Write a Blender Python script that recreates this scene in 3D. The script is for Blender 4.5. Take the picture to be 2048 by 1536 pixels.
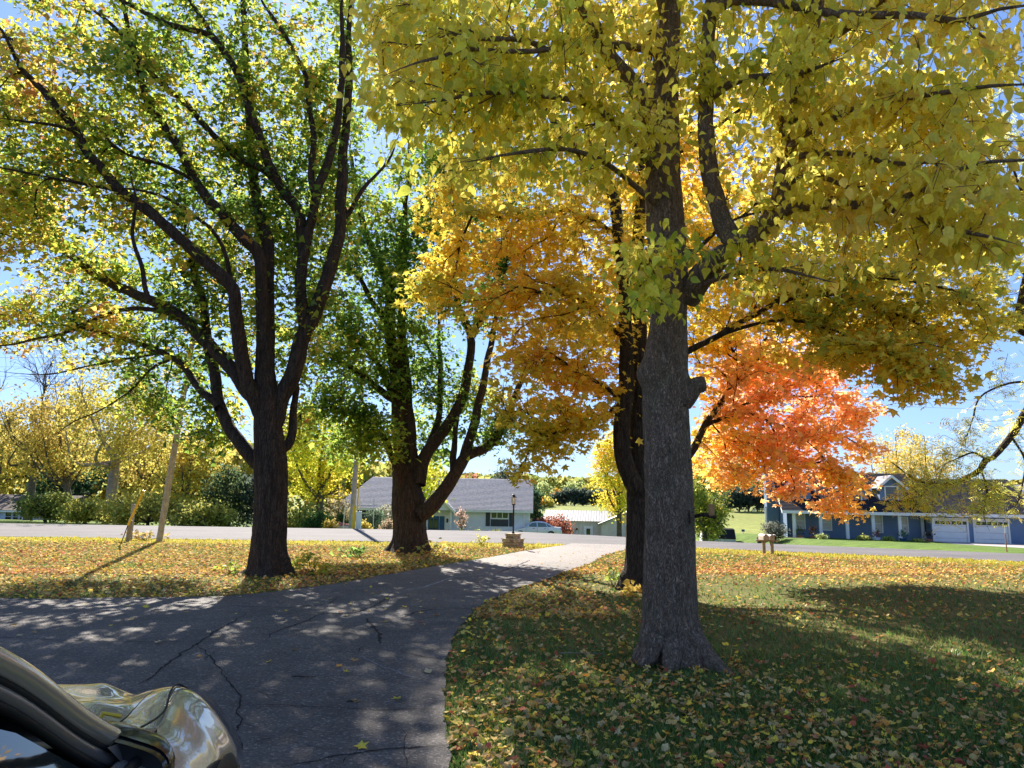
import bpy, math, random
import numpy as np
from mathutils import Vector, Matrix, noise, kdtree

# ---------------------------------------------------------------- scene, camera, sky, sun, exposure
scene = bpy.context.scene
for o in list(bpy.data.objects):
    bpy.data.objects.remove(o, do_unlink=True)
COL = scene.collection
PITCH = math.atan(227 / 1420.0)
ROLL = math.radians(1.0)
EYE = np.array([0.0, 0.0, 1.65])
FWD = np.array([0, math.cos(PITCH), math.sin(PITCH)])
_R0 = np.array([1.0, 0, 0]); _U0 = np.array([0, -math.sin(PITCH), math.cos(PITCH)])
RGT = _R0 * math.cos(ROLL) + _U0 * math.sin(ROLL)
UPV = _U0 * math.cos(ROLL) - _R0 * math.sin(ROLL)
cam_data = bpy.data.cameras.new('camera')
cam_data.sensor_width = 36.0
cam_data.lens = 36.0 * 1420 / 2048
cam_data.clip_start = 0.05
cam_data.clip_end = 6000
cam = bpy.data.objects.new('camera', cam_data)
COL.objects.link(cam)
cam.matrix_world = Matrix(((RGT[0], UPV[0], -FWD[0], EYE[0]), (RGT[1], UPV[1], -FWD[1], EYE[1]),
                           (RGT[2], UPV[2], -FWD[2], EYE[2]), (0, 0, 0, 1)))
scene.camera = cam

SUN_AZ = math.radians(-15.4)      # from +Y towards +X
SUN_EL = math.radians(36.0)
world = bpy.data.worlds.new('World'); scene.world = world; world.use_nodes = True
wn = world.node_tree.nodes; wl = world.node_tree.links
for n in list(wn): wn.remove(n)
wout = wn.new('ShaderNodeOutputWorld'); wbg = wn.new('ShaderNodeBackground'); wsky = wn.new('ShaderNodeTexSky')
wsky.sky_type = 'NISHITA'; wsky.sun_disc = False
wsky.sun_elevation = SUN_EL; wsky.sun_rotation = SUN_AZ
wsky.air_density = 1.0; wsky.dust_density = 0.3; wsky.ozone_density = 1.6
wbg.inputs['Strength'].default_value = 0.1
wtint = wn.new('ShaderNodeMix'); wtint.data_type = 'RGBA'; wtint.blend_type = 'MULTIPLY'; wtint.inputs[0].default_value = 1.0
wtint.inputs[7].default_value = (.61, .82, 1.26, 1)      # camera white balance, same over the whole sky
wgam = wn.new('ShaderNodeGamma'); wgam.inputs['Gamma'].default_value = .62      # highlight roll-off over the whole sky, as the phone does
wl.new(wsky.outputs[0], wgam.inputs[0]); wl.new(wgam.outputs[0], wtint.inputs[6]); wl.new(wtint.outputs[2], wbg.inputs[0]); wl.new(wbg.outputs[0], wout.inputs[0])
sun_data = bpy.data.lights.new('sun', 'SUN'); sun_data.energy = 5.0; sun_data.angle = math.radians(0.53)
sun_data.color = (1.0, 0.93, 0.82)
sun = bpy.data.objects.new('sun', sun_data); COL.objects.link(sun)
SUN_DIR = Vector((math.sin(SUN_AZ) * math.cos(SUN_EL), math.cos(SUN_AZ) * math.cos(SUN_EL), math.sin(SUN_EL)))
sun.rotation_euler = SUN_DIR.to_track_quat('Z', 'Y').to_euler()
sun.location = (-10, 30, 40)
vs = scene.view_settings
scene.display_settings.display_device = 'sRGB'
vs.view_transform = 'Standard'; vs.look = 'None'; vs.gamma = 1.0; vs.use_curve_mapping = False
vs.exposure = 1.6
cy = scene.cycles
cy.max_bounces = 10; cy.diffuse_bounces = 5; cy.glossy_bounces = 4; cy.transmission_bounces = 6; cy.transparent_max_bounces = 8
cy.sample_clamp_indirect = 8.0
cy.use_denoising = True

# ---------------------------------------------------------------- surveying helpers
def ray(px, py):
    return FWD + (px - 1024) / 1420.0 * RGT - (py - 768) / 1420.0 * UPV
def atY(px, py, Y):
    d = ray(px, py); return EYE + d * (Y / d[1])
def atZ(px, py, Z=0.0):
    d = ray(px, py); return EYE + d * ((Z - EYE[2]) / d[2])
def smooth(a, b, x):
    t = np.clip((x - a) / (b - a), 0, 1); return t * t * (3 - 2 * t)

_fx = np.array([-120, -60, -24.4, 0, 4.0, 7.7, 12.6, 18.1, 30, 60, 120.0])
_fy = np.array([33, 34, 34.7, 35.6, 33.0, 30.1, 27.9, 25.5, 20.6, 9.0, -14.0])
_nx = np.array([-120, -60, -17.8, -9, 0, 3.5, 6.6, 15.5, 30, 60, 120.0])
_ny = np.array([24.0, 24.6, 25.3, 25.7, 26.4, 26.2, 25.6, 21.9, 16.0, 4.0, -20.0])
def yfar(x): return np.interp(x, _fx, _fy)
def ynear(x): return np.interp(x, _nx, _ny)
def gz(x, y):
    x = np.asarray(x, float); y = np.asarray(y, float)
    d = y - yfar(x)
    c = np.interp(d, [0, 0.8, 4, 26, 50, 70, 125, 400, 5000], [0, -.03, -.35, -2.2, -3.6, -3.4, 0.1, .3, .3])
    r = np.interp(d, [0, 0.8, 6, 30, 40, 70, 135, 400, 5000], [0, -.02, -.15, -1.0, -1.15, -2.4, 0.1, .3, .3])
    l = np.interp(d, [0, 0.8, 12, 40, 130, 400, 5000], [0, -.02, -.5, -1.25, 0, .3, .3])
    wr = smooth(16.5, 20.5, x); wlf = smooth(-18, -26, x)
    wr = wr * (1 - smooth(70, 100, d)) + smooth(16, 40, x) * smooth(70, 100, d)
    return c * (1 - wr - wlf) + r * wr + l * wlf

# ---------------------------------------------------------------- mesh helpers
def set_props(o, label=None, cat=None, group=None, kind=None):
    if label: o['label'] = label
    if cat: o['category'] = cat
    if group: o['group'] = group
    if kind: o['kind'] = kind
    return o
def world_loc(o):
    v = Vector((0, 0, 0))
    while o is not None:
        v = v + o.location; o = o.parent
    return v
def thing(name, label, cat, loc, group=None):
    o = bpy.data.objects.new(name, None); COL.objects.link(o)
    o.location = Vector([float(c) for c in loc]); o.empty_display_size = 0.2
    return set_props(o, label, cat, group)

class MB:
    def __init__(s, xf=None):
        s.v = []; s.f = []; s.xf = xf; s.m = []; s.mi = 0
    def pt(s, p):
        s.v.append(tuple(s.xf(*p)) if s.xf else (float(p[0]), float(p[1]), float(p[2])))
        return len(s.v) - 1
    def face(s, *ids): s.f.append(ids); s.m.append(s.mi)
    def poly(s, pts): s.face(*[s.pt(p) for p in pts])
    def box(s, x0, x1, y0, y1, z0, z1):
        i = [s.pt(p) for p in ((x0, y0, z0), (x1, y0, z0), (x1, y1, z0), (x0, y1, z0), (x0, y0, z1), (x1, y0, z1), (x1, y1, z1), (x0, y1, z1))]
        for q in ((0, 3, 2, 1), (4, 5, 6, 7), (0, 1, 5, 4), (1, 2, 6, 5), (2, 3, 7, 6), (3, 0, 4, 7)):
            s.face(*[i[k] for k in q])
    def bbox(s, x0, x1, y0, y1, z0, z1, b=0.01):
        """box with bevelled vertical and top edges"""
        rings = []
        for z, e in ((z0, b * .6), (z0 + b, 0), (z1 - b, 0), (z1, b)):
            X0, X1, Y0, Y1 = x0 + e, x1 - e, y0 + e, y1 - e
            rings.append([s.pt(p) for p in ((X0 + b, Y0, z), (X1 - b, Y0, z), (X1, Y0 + b, z), (X1, Y1 - b, z), (X1 - b, Y1, z), (X0 + b, Y1, z), (X0, Y1 - b, z), (X0, Y0 + b, z))])
        for a, c in zip(rings, rings[1:]):
            for k in range(8): s.face(a[k], a[(k + 1) % 8], c[(k + 1) % 8], c[k])
        s.face(*rings[-1]); s.face(*rings[0][::-1])
    def tube(s, path, rad, n=8, cap=True):
        P = [np.array(s.xf(*p) if s.xf else p, float) for p in path]
        if not hasattr(rad, '__len__'): rad = [rad] * len(P)
        up = None; rings = []
        for i, p in enumerate(P):
            t = P[min(i + 1, len(P) - 1)] - P[max(i - 1, 0)]
            t = t / (np.linalg.norm(t) + 1e-9)
            if up is None:
                a = np.array([0, 0, 1.0]) if abs(t[2]) < .9 else np.array([1.0, 0, 0])
                up = np.cross(t, a)
            up = up - t * np.dot(up, t); up /= np.linalg.norm(up) + 1e-9
            w = np.cross(t, up)
            r = []
            for k in range(n):
                an = 2 * math.pi * k / n
                q = p + (up * math.cos(an) + w * math.sin(an)) * rad[i]
                s.v.append(tuple(q)); r.append(len(s.v) - 1)
            rings.append(r)
        for a, c in zip(rings, rings[1:]):
            for k in range(n): s.face(a[k], a[(k + 1) % n], c[(k + 1) % n], c[k])
        if cap: s.face(*rings[0][::-1]); s.face(*rings[-1])
    def lathe(s, c, prof, n=16):
        rings = []
        for r, z in prof:
            rings.append([s.pt((c[0] + r * math.cos(2 * math.pi * k / n), c[1] + r * math.sin(2 * math.pi * k / n), c[2] + z)) for k in range(n)])
        for a, b in zip(rings, rings[1:]):
            for k in range(n): s.face(a[k], a[(k + 1) % n], b[(k + 1) % n], b[k])
        s.face(*rings[0][::-1]); s.face(*rings[-1])
    def build(s, name, mats, parent=None, smooth=False, label=None):
        me = bpy.data.meshes.new(name)
        off = world_loc(parent) if parent is not None else Vector((0, 0, 0))
        me.from_pydata([(a - off.x, b - off.y, c - off.z) for a, b, c in s.v], [], s.f)
        if not isinstance(mats, (list, tuple)): mats = [mats]
        for m in mats: me.materials.append(m)
        if len(mats) > 1: me.polygons.foreach_set('material_index', s.m)
        if smooth: me.polygons.foreach_set('use_smooth', [True] * len(me.polygons))
        me.update()
        o = bpy.data.objects.new(name, me); COL.objects.link(o)
        if parent is not None: o.parent = parent
        if label: o['label'] = label
        return o

def np_mesh(name, V, F, mat, colors=None, parent=None, smooth=False):
    """V (n,3); F (m,k) one polygon size; colors per vertex (n,3)"""
    me = bpy.data.meshes.new(name)
    off = world_loc(parent) if parent is not None else Vector((0, 0, 0))
    V = (np.asarray(V, float) - np.array(off)).astype(np.float32)
    F = np.asarray(F, np.int32); m, k = F.shape
    me.vertices.add(len(V)); me.vertices.foreach_set('co', V.ravel())
    me.loops.add(m * k); me.loops.foreach_set('vertex_index', F.ravel())
    me.polygons.add(m); me.polygons.foreach_set('loop_start', np.arange(0, m * k, k, dtype=np.int32))
    if smooth: me.polygons.foreach_set('use_smooth', np.ones(m, bool))
    if colors is not None:
        a = me.attributes.new('Col', 'FLOAT_COLOR', 'POINT')
        c = np.ones((len(V), 4), np.float32); c[:, :3] = colors
        a.data.foreach_set('color', c.ravel())
    me.materials.append(mat); me.update(calc_edges=True)
    o = bpy.data.objects.new(name, me); COL.objects.link(o)
    if parent is not None: o.parent = parent
    return o

# ---------------------------------------------------------------- materials
class NT:
    def __init__(s, name):
        s.mat = bpy.data.materials.new(name); s.mat.use_nodes = True
        s.t = s.mat.node_tree; s.n = s.t.nodes; s.l = s.t.links
        for x in list(s.n): s.n.remove(x)
        s.out = s.n.new('ShaderNodeOutputMaterial')
    def new(s, typ, **kw):
        x = s.n.new(typ)
        for k, v in kw.items(): setattr(x, k, v)
        return x
    def link(s, a, b): s.l.new(a, b)
    def coords(s, scale=(1, 1, 1), kind='Object'):
        tc = s.new('ShaderNodeTexCoord'); mp = s.new('ShaderNodeMapping'); mp.inputs['Scale'].default_value = scale
        s.link(tc.outputs[kind], mp.inputs[0]); return mp.outputs[0]
    def pos(s, scale=(1, 1, 1)):
        g = s.new('ShaderNodeNewGeometry'); mp = s.new('ShaderNodeMapping'); mp.inputs['Scale'].default_value = scale
        s.link(g.outputs['Position'], mp.inputs[0]); return mp.outputs[0]
    def noise(s, vec, scale, detail=4, rough=.55):
        x = s.new('ShaderNodeTexNoise'); x.inputs['Scale'].default_value = scale; x.inputs['Detail'].default_value = detail
        x.inputs['Roughness'].default_value = rough; s.link(vec, x.inputs['Vector']); return x.outputs['Fac']
    def ramp(s, fac, stops):
        r = s.new('ShaderNodeValToRGB'); e = r.color_ramp.elements
        while len(e) < len(stops): e.new(.5)
        for k, (p, c) in enumerate(stops): e[k].position = p; e[k].color = (*c, 1) if len(c) == 3 else c
        s.link(fac, r.inputs[0]); return r.outputs[0]
    def mix(s, fac, a, b, mode='MIX'):
        x = s.new('ShaderNodeMix', data_type='RGBA', blend_type=mode)
        for sock, val in ((x.inputs[0], fac), (x.inputs[6], a), (x.inputs[7], b)):
            if hasattr(val, 'is_linked'): s.link(val, sock)
            elif isinstance(val, (tuple, list)): sock.default_value = (*val, 1) if len(val) == 3 else val
            else: sock.default_value = val
        return x.outputs[2]
    def bump(s, h, strength=.4, dist=.02):
        b = s.new('ShaderNodeBump'); b.inputs['Strength'].default_value = strength; b.inputs['Distance'].default_value = dist
        s.link(h, b.inputs['Height']); return b.outputs[0]
    def principled(s, col, rough=.7, metal=0, normal=None, spec=.3, coat=0, **kw):
        p = s.new('ShaderNodeBsdfPrincipled')
        if hasattr(col, 'is_linked'): s.link(col, p.inputs['Base Color'])
        else: p.inputs['Base Color'].default_value = (*col, 1)
        if hasattr(rough, 'is_linked'): s.link(rough, p.inputs['Roughness'])
        else: p.inputs['Roughness'].default_value = rough
        p.inputs['Metallic'].default_value = metal; p.inputs['Specular IOR Level'].default_value = spec
        p.inputs['Coat Weight'].default_value = coat; p.inputs['Coat Roughness'].default_value = .03
        if normal is not None: s.link(normal, p.inputs['Normal'])
        s.link(p.outputs[0], s.out.inputs['Surface']); return p

def m_plain(name, col, rough=.7, var=.25, scale=6, metal=0, spec=.3, coat=0, bump=0):
    t = NT(name); c = t.pos()
    n = t.noise(c, scale, 5)
    dark = tuple(x * (1 - var) for x in col); lite = tuple(min(1, x * (1 + var * .6)) for x in col)
    col2 = t.ramp(n, [(.3, dark), (.7, lite)])
    nm = t.bump(t.noise(c, scale * 9, 3), bump, .01) if bump else None
    t.principled(col2, rough, metal, nm, spec, coat)
    return t.mat
def m_leaf(name, transl=.5, rough=.45, gloss=.06):
    t = NT(name)
    a = t.new('ShaderNodeAttribute'); a.attribute_name = 'Col'
    n = t.noise(t.pos(), 45, 2)
    hs = t.new('ShaderNodeHueSaturation'); mr = t.new('ShaderNodeMapRange')
    mr.inputs[1].default_value = .25; mr.inputs[2].default_value = .75; mr.inputs[3].default_value = .8; mr.inputs[4].default_value = 1.2
    t.link(n, mr.inputs[0]); t.link(mr.outputs[0], hs.inputs['Value']); t.link(a.outputs['Color'], hs.inputs['Color'])
    c = hs.outputs[0]
    d = t.new('ShaderNodeBsdfDiffuse'); tr = t.new('ShaderNodeBsdfTranslucent'); g = t.new('ShaderNodeBsdfGlossy')
    g.inputs['Roughness'].default_value = rough
    gm = t.new('ShaderNodeGamma'); gm.inputs['Gamma'].default_value = .7
    t.link(c, gm.inputs['Color'])
    t.link(c, d.inputs['Color']); t.link(gm.outputs[0], tr.inputs['Color'])
    m1 = t.new('ShaderNodeMixShader'); m1.inputs[0].default_value = transl
    t.link(d.outputs[0], m1.inputs[1]); t.link(tr.outputs[0], m1.inputs[2])
    m2 = t.new('ShaderNodeMixShader'); m2.inputs[0].default_value = gloss
    t.link(m1.outputs[0], m2.inputs[1]); t.link(g.outputs[0], m2.inputs[2])
    t.link(m2.outputs[0], t.out.inputs['Surface'])
    return t.mat
def m_bark(name, c0, c1, fx=14, fz=2.5, bump=.9, moss=None):
    t = NT(name); v = t.pos((1, 1, fz / fx))
    n1 = t.noise(v, fx, 6, .65)
    vo = t.new('ShaderNodeTexVoronoi', feature='DISTANCE_TO_EDGE'); vo.inputs['Scale'].default_value = fx * 1.6
    vo.inputs['Randomness'].default_value = 1.0; wv = t.new('ShaderNodeVectorMath', operation='ADD'); nn = t.new('ShaderNodeTexNoise'); nn.inputs['Scale'].default_value = fx * .7
    t.link(v, nn.inputs['Vector']); sc = t.new('ShaderNodeVectorMath', operation='SCALE'); sc.inputs['Scale'].default_value = .2
    t.link(nn.outputs['Color'], sc.inputs[0]); t.link(v, wv.inputs[0]); t.link(sc.outputs[0], wv.inputs[1]); t.link(wv.outputs[0], vo.inputs['Vector'])
    cr = t.ramp(vo.outputs['Distance'], [(0, (0, 0, 0)), (.16, (1, 1, 1))])
    h = t.mix(.5, cr, n1)
    col = t.ramp(n1, [(.3, c0), (.72, c1)])
    col = t.mix(t.ramp(cr, [(0, (.62, .62, .62)), (1, (0, 0, 0))]), col, tuple(x * .4 for x in c0))
    if moss:
        col = t.mix(t.ramp(t.noise(t.pos(), 2.2, 4), [(.55, (0, 0, 0)), (.75, (.5, .5, .5))]), col, moss)
    t.principled(col, .9, 0, t.bump(h, bump, .03), .15)
    return t.mat

M = {}
M['leaf_near'] = m_leaf('yellow_leaf_tissue', .5, .5, .025)
M['leaf'] = m_leaf('leaf_tissue', .6, .5, .03)
M['leaf_far'] = m_leaf('far_leaf_tissue', .45, gloss=.0)
M['litter'] = m_leaf('dry_leaf_tissue', .2, .6, .03)
M['blade'] = m_leaf('grass_blade', .35, .5, .04)
M['bark_grey'] = m_bark('grey_furrowed_bark', (.17, .118, .08), (.41, .292, .21), 26, 7.5, 1.0, moss=(.17, .17, .10))
M['bark_brown'] = m_bark('dark_ridged_bark', (.036, .026, .02), (.12, .085, .062), 18, 2.6, 1.0)
M['bark_far'] = m_plain('far_bark', (.11, .09, .075), .9, .4, 8)
M['bark_pale'] = m_plain('pale_bark', (.32, .27, .23), .9, .4, 6)
# ---------------------------------------------------------------- ground, road, driveway
rng = np.random.default_rng(7)
def fbm(x, y, s, seed=0):
    """cheap smooth 2-D noise, vectorised"""
    r = np.random.default_rng(seed); out = 0; amp = 1; tot = 0
    for k in range(4):
        G = r.random((64, 64)); u = np.asarray(x) / s * (2 ** k) + 11.3 * k; v = np.asarray(y) / s * (2 ** k) + 5.7 * k
        iu = np.floor(u).astype(int); iv = np.floor(v).astype(int); fu = u - iu; fv = v - iv
        fu = fu * fu * (3 - 2 * fu); fv = fv * fv * (3 - 2 * fv)
        g = lambda a, b: G[a % 64, b % 64]
        val = (g(iu, iv) * (1 - fu) + g(iu + 1, iv) * fu) * (1 - fv) + (g(iu, iv + 1) * (1 - fu) + g(iu + 1, iv + 1) * fu) * fv
        out = out + amp * val; tot += amp; amp *= .5
    return out / tot

gx = np.concatenate([-np.geomspace(62, 3500, 26)[::-1], np.arange(-60, 60.1, 1.0), np.geomspace(62, 3500, 26)])
gy = np.concatenate([-np.geomspace(22, 1500, 14)[::-1], np.arange(-20, 180.1, 1.0), np.geomspace(183, 4500, 26)])
GX, GY = np.meshgrid(gx, gy); GZ = gz(GX, GY)
V = np.stack([GX.ravel(), GY.ravel(), GZ.ravel()], 1)
nx_, ny_ = len(gx), len(gy)
ii = (np.arange(ny_ - 1)[:, None] * nx_ + np.arange(nx_ - 1)[None]).ravel()
F = np.stack([ii, ii + 1, ii + 1 + nx_, ii + nx_], 1)
x_, y_ = V[:, 0], V[:, 1]
C = np.tile(np.array([.075, .095, .02]), (len(V), 1))
n1 = fbm(x_, y_, 5, 3)[:, None]
near = (y_ < ynear(x_))[:, None]
C = np.where(near, np.array([.06, .085, .02]) * (1 - n1) + np.array([.20, .155, .06]) * n1, C)
verge = (smooth(3.3, 1.9, ynear(x_) - y_) * (y_ < ynear(x_) + 2))[:, None]
C = C * (1 - verge) + np.array([.30, .25, .025]) * verge
dd = y_ - yfar(x_)
C = np.where((dd > 0)[:, None], np.array([.10, .16, .03]), C)
fld = smooth(45, 70, dd)[:, None]
C = C * (1 - fld) + (np.array([.21, .235, .065]) * (.8 + .4 * fbm(x_, y_, 24, 5)[:, None])) * fld
t = NT('ground_turf')
a = t.new('ShaderNodeAttribute'); a.attribute_name = 'Col'
p = t.pos(); nA = t.noise(p, 1.1, 5, .6); nB = t.noise(p, 14, 4, .7)
c = t.mix(.75, a.outputs['Color'], t.ramp(nA, [(.3, (.55, .6, .5)), (.7, (1.35, 1.3, 1.2))]), 'MULTIPLY')
c = t.mix(.8, c, t.ramp(nB, [(.3, (.5, .55, .5)), (.7, (1.5, 1.4, 1.3))]), 'MULTIPLY')
t.principled(c, .95, 0, t.bump(nB, .6, .05), .1)
ground = np_mesh('ground', V, F, t.mat, C, smooth=True); set_props(ground, 'broad lawn and field ground under the whole scene', None, None, 'structure')

# road
xs = np.concatenate([np.arange(-110, 60, .75)])
rv = []; rf = []; ncr = 6
for x in xs:
    yn, yf = float(ynear(x)), float(yfar(x)) + .25
    j0 = .10 * (noise.noise(Vector((x * 1.3, 0, 3))) + noise.noise(Vector((x * 4, 0, 8))))
    for k in range(ncr + 1):
        y = yn + j0 + (yf - yn) * k / ncr
        rv.append((x, y, max(float(gz(x, y)), -.05) + .008 + .006 * math.sin(math.pi * k / ncr)))
rf = [(i * (ncr + 1) + k, (i + 1) * (ncr + 1) + k, (i + 1) * (ncr + 1) + k + 1, i * (ncr + 1) + k + 1) for i in range(len(xs) - 1) for k in range(ncr)]
t = NT('worn_pale_asphalt'); p = t.pos()
c = t.ramp(t.noise(p, .5, 6, .6), [(.3, (.125, .116, .117)), (.7, (.165, .153, .153))])
c = t.mix(.5, c, t.ramp(t.noise(p, 60, 3, .8), [(.3, (.6, .6, .6)), (.7, (1.3, 1.3, 1.3))]), 'MULTIPLY')
tr = t.new('ShaderNodeTexWave'); tr.bands_direction = 'Y'; tr.inputs['Scale'].default_value = .13; tr.inputs['Distortion'].default_value = 1.0; tr.inputs['Detail Scale'].default_value = .2
t.link(p, tr.inputs['Vector'])
c = t.mix(.25, c, t.ramp(tr.outputs['Fac'], [(.2, (.75, .75, .76)), (.7, (1.05, 1.05, 1.05))]), 'MULTIPLY')
t.principled(c, .85, 0, t.bump(t.noise(p, 60, 3), .3, .01), .08)
mb = MB(); mb.v = rv; mb.f = rf; mb.m = [0] * len(rf)
road = mb.build('road', t.mat, smooth=True); set_props(road, 'pale worn asphalt road crossing behind the yard', None, None, 'structure')

# driveway outline (surveyed on the flat yard)
left_px = [(0, 1199), (120, 1199), (240, 1198), (440, 1195), (560, 1184), (680, 1168), (780, 1150), (880, 1132), (967, 1118), (1050, 1103), (1135, 1090)]
right_px = [(1255, 1100), (1212, 1112), (1180, 1128), (1130, 1146), (1080, 1165), (1035, 1178), (980, 1203), (950, 1222), (917, 1262), (897, 1310), (891, 1370), (890, 1440), (896, 1536)]
LP = [atZ(*q)[:2] for q in left_px]; RP = [atZ(*q)[:2] for q in right_px]
LP = [np.array([-40.0, LP[0][1] + .9]), np.array([-22.0, LP[0][1] + .5])] + LP
e1 = np.array([LP[-1][0] + .15, float(ynear(LP[-1][0])) + .5]); e2 = np.array([RP[0][0] + 1.2, float(ynear(RP[0][0] + 1.2)) + .5])
RP = RP + [np.array([-.30, 3.2]), np.array([-.05, 1.5]), np.array([.35, -.5]), np.array([.9, -4.0]), np.array([1.2, -12.0]), np.array([-40.0, -12.0])]
outline = LP + [e1, e2] + RP
def densify(pts, step):
    out = []
    for a, b in zip(pts[:-1], pts[1:]):
        n = max(1, int(np.linalg.norm(b - a) / step))
        for k in range(n): out.append(a + (b - a) * k / n)
    out.append(pts[-1]); return out
def catmull(pts, step):
    P = [np.array(p, float) for p in pts]; out = []
    P2 = [2 * P[0] - P[1]] + P + [2 * P[-1] - P[-2]]
    for i in range(1, len(P2) - 2):
        p0, p1, p2, p3 = P2[i - 1:i + 3]
        n = max(1, int(math.ceil(np.linalg.norm(p2[:3] - p1[:3]) / step)))
        for k in range(n):
            u = k / n
            out.append(.5 * (2 * p1 + (p2 - p0) * u + (2 * p0 - 5 * p1 + 4 * p2 - p3) * u * u + (3 * p1 - p0 - 3 * p2 + p3) * u ** 3))
    out.append(P[-1]); return out
_L = catmull(LP + [e1], .5); _R = catmull([e2] + RP[:-1], .12) + [RP[-1]]
outl = []
for q in _L + _R:
    j = noise.noise_vector(Vector((q[0] * 3, q[1] * 3, .3))) * .035 + noise.noise_vector(Vector((q[0] * 13, q[1] * 13, 1.3))) * .02
    outl.append(np.array([q[0] + j.x, q[1] + j.y]))
DPOLY = np.array(outl)
def in_drive(x, y):
    x = np.asarray(x); y = np.asarray(y); ins = np.zeros(x.shape, bool)
    X, Y = DPOLY[:, 0], DPOLY[:, 1]; X2, Y2 = np.roll(X, -1), np.roll(Y, -1)
    for a, b, c_, d in zip(X, Y, X2, Y2):
        if b == d: continue
        cond = ((b > y) != (d > y))
        ins ^= cond & (x < (c_ - a) * (y - b) / (d - b) + a)
    return ins
mb = MB(); top = [mb.pt((q[0], q[1], .022)) for q in outl]; bot = [mb.pt((q[0], q[1], -.05)) for q in outl]
mb.face(*top[::-1])
nn_ = len(top)
for k in range(nn_): mb.face(bot[k], top[k], top[(k + 1) % nn_], bot[(k + 1) % nn_])
t = NT('old_driveway_asphalt'); p = t.pos()
c = t.ramp(t.noise(p, .8, 6, .6), [(.3, (.070, .062, .060)), (.7, (.130, .114, .106))])
c = t.mix(.85, c, t.ramp(t.noise(p, 75, 3, .9), [(.32, (.45, .45, .47)), (.58, (1.15, 1.13, 1.1)), (.70, (2.4, 2.3, 2.2))]), 'MULTIPLY')
c = t.mix(.6, c, t.ramp(t.noise(p, 3.5, 5, .7), [(.3, (.7, .7, .7)), (.7, (1.25, 1.24, 1.22))]), 'MULTIPLY')
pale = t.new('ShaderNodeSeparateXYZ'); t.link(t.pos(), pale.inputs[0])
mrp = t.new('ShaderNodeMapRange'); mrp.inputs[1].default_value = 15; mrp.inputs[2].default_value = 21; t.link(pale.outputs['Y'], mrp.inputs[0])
c = t.mix(mrp.outputs[0], c, t.mix(.7, (.165, .142, .128), t.ramp(t.noise(p, 30, 4, .8), [(.3, (.75, .75, .75)), (.7, (1.25, 1.22, 1.2))]), 'MULTIPLY'))  # far stretch coloured paler to imitate sunlight on the asphalt
va = t.new('ShaderNodeTexVoronoi'); va.inputs['Scale'].default_value = 55; t.link(p, va.inputs['Vector'])
chip = t.new('ShaderNodeSeparateColor'); t.link(va.outputs['Color'], chip.inputs[0])
c = t.mix(.75, c, t.ramp(chip.outputs[0], [(.0, (.62, .62, .64)), (.6, (1.0, 1.0, 1.0)), (.86, (1.25, 1.22, 1.2)), (.97, (2.6, 2.5, 2.4))]), 'MULTIPLY')
c = t.mix(t.ramp(t.noise(p, .45, 3, .6), [(.52, (0, 0, 0)), (.66, (.35, .35, .35))]), c, (.045, .040, .040))
t.principled(c, .8, 0, t.bump(va.outputs['Distance'], .5, .012), .3)
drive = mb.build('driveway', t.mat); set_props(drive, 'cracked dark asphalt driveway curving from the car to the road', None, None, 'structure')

M['crack'] = m_plain('dark_crack_tar', (.012, .011, .012), .95, .4, 30)  # near-black tar colour for the strips along the cracks
M['crack_pale'] = m_plain('pale_crack_filler', (.24, .25, .29), .9, .4, 20)
cracks = [
 ([(495, 1230), (440, 1262), (390, 1292), (330, 1337), (275, 1375)], 2.6, 0), ([(-60, 1276), (0, 1279), (100, 1284), (235, 1288), (390, 1287)], 1.4, 0),
 ([(390, 1290), (415, 1315), (440, 1345), (465, 1378), (478, 1400), (475, 1430), (480, 1445), (470, 1470), (470, 1520), (480, 1580)], 1.7, 0),
 ([(459, 1418), (578, 1417), (667, 1421), (756, 1426), (887, 1424)], 1.2, 0), ([(560, 1545), (602, 1536), (667, 1521), (727, 1512), (786, 1506), (893, 1498)], 2.0, 0),
 ([(528, 1288), (545, 1270), (578, 1257), (608, 1248), (646, 1230), (709, 1230), (744, 1217), (762, 1208), (783, 1186)], 2.4, 0), ([(783, 1186), (845, 1178), (905, 1157), (994, 1148)], 5.0, 1), ([(994, 1148), (1030, 1135), (1060, 1122)], 3, 0),
 ([(430, 1214), (519, 1217), (578, 1218), (623, 1214), (658, 1211), (679, 1196)], 2.2, 0), ([(768, 1214), (831, 1218), (863, 1223), (948, 1220)], 1.8, 0), ([(801, 1240), (831, 1228), (863, 1223)], 2.6, 0),
 ([(730, 1240), (747, 1255), (759, 1273), (757, 1293)], 4.5, 0), ([(584, 1298), (652, 1307), (715, 1310), (721, 1297), (760, 1299)], 1.1, 0), ([(715, 1310), (727, 1318), (750, 1332), (786, 1347), (822, 1358), (889, 1369)], 1.3, 1),
 ([(795, 1307), (845, 1318), (890, 1323)], 1.2, 0), ([(650, 1246), (700, 1250), (759, 1249), (816, 1246), (860, 1240)], 1.5, 0), ([(762, 1267), (840, 1268), (913, 1270)], 1.0, 0), ([(540, 1240), (600, 1236), (640, 1232)], 1.3, 0),
 ([(0, 1228), (60, 1230), (150, 1227), (230, 1222)], 1.8, 0), ([(495, 1487), (505, 1483), (512, 1488)], .8, 0), ([(686, 1536), (695, 1524), (705, 1520)], 1.2, 0)]
_rc = random.Random(12)
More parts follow.
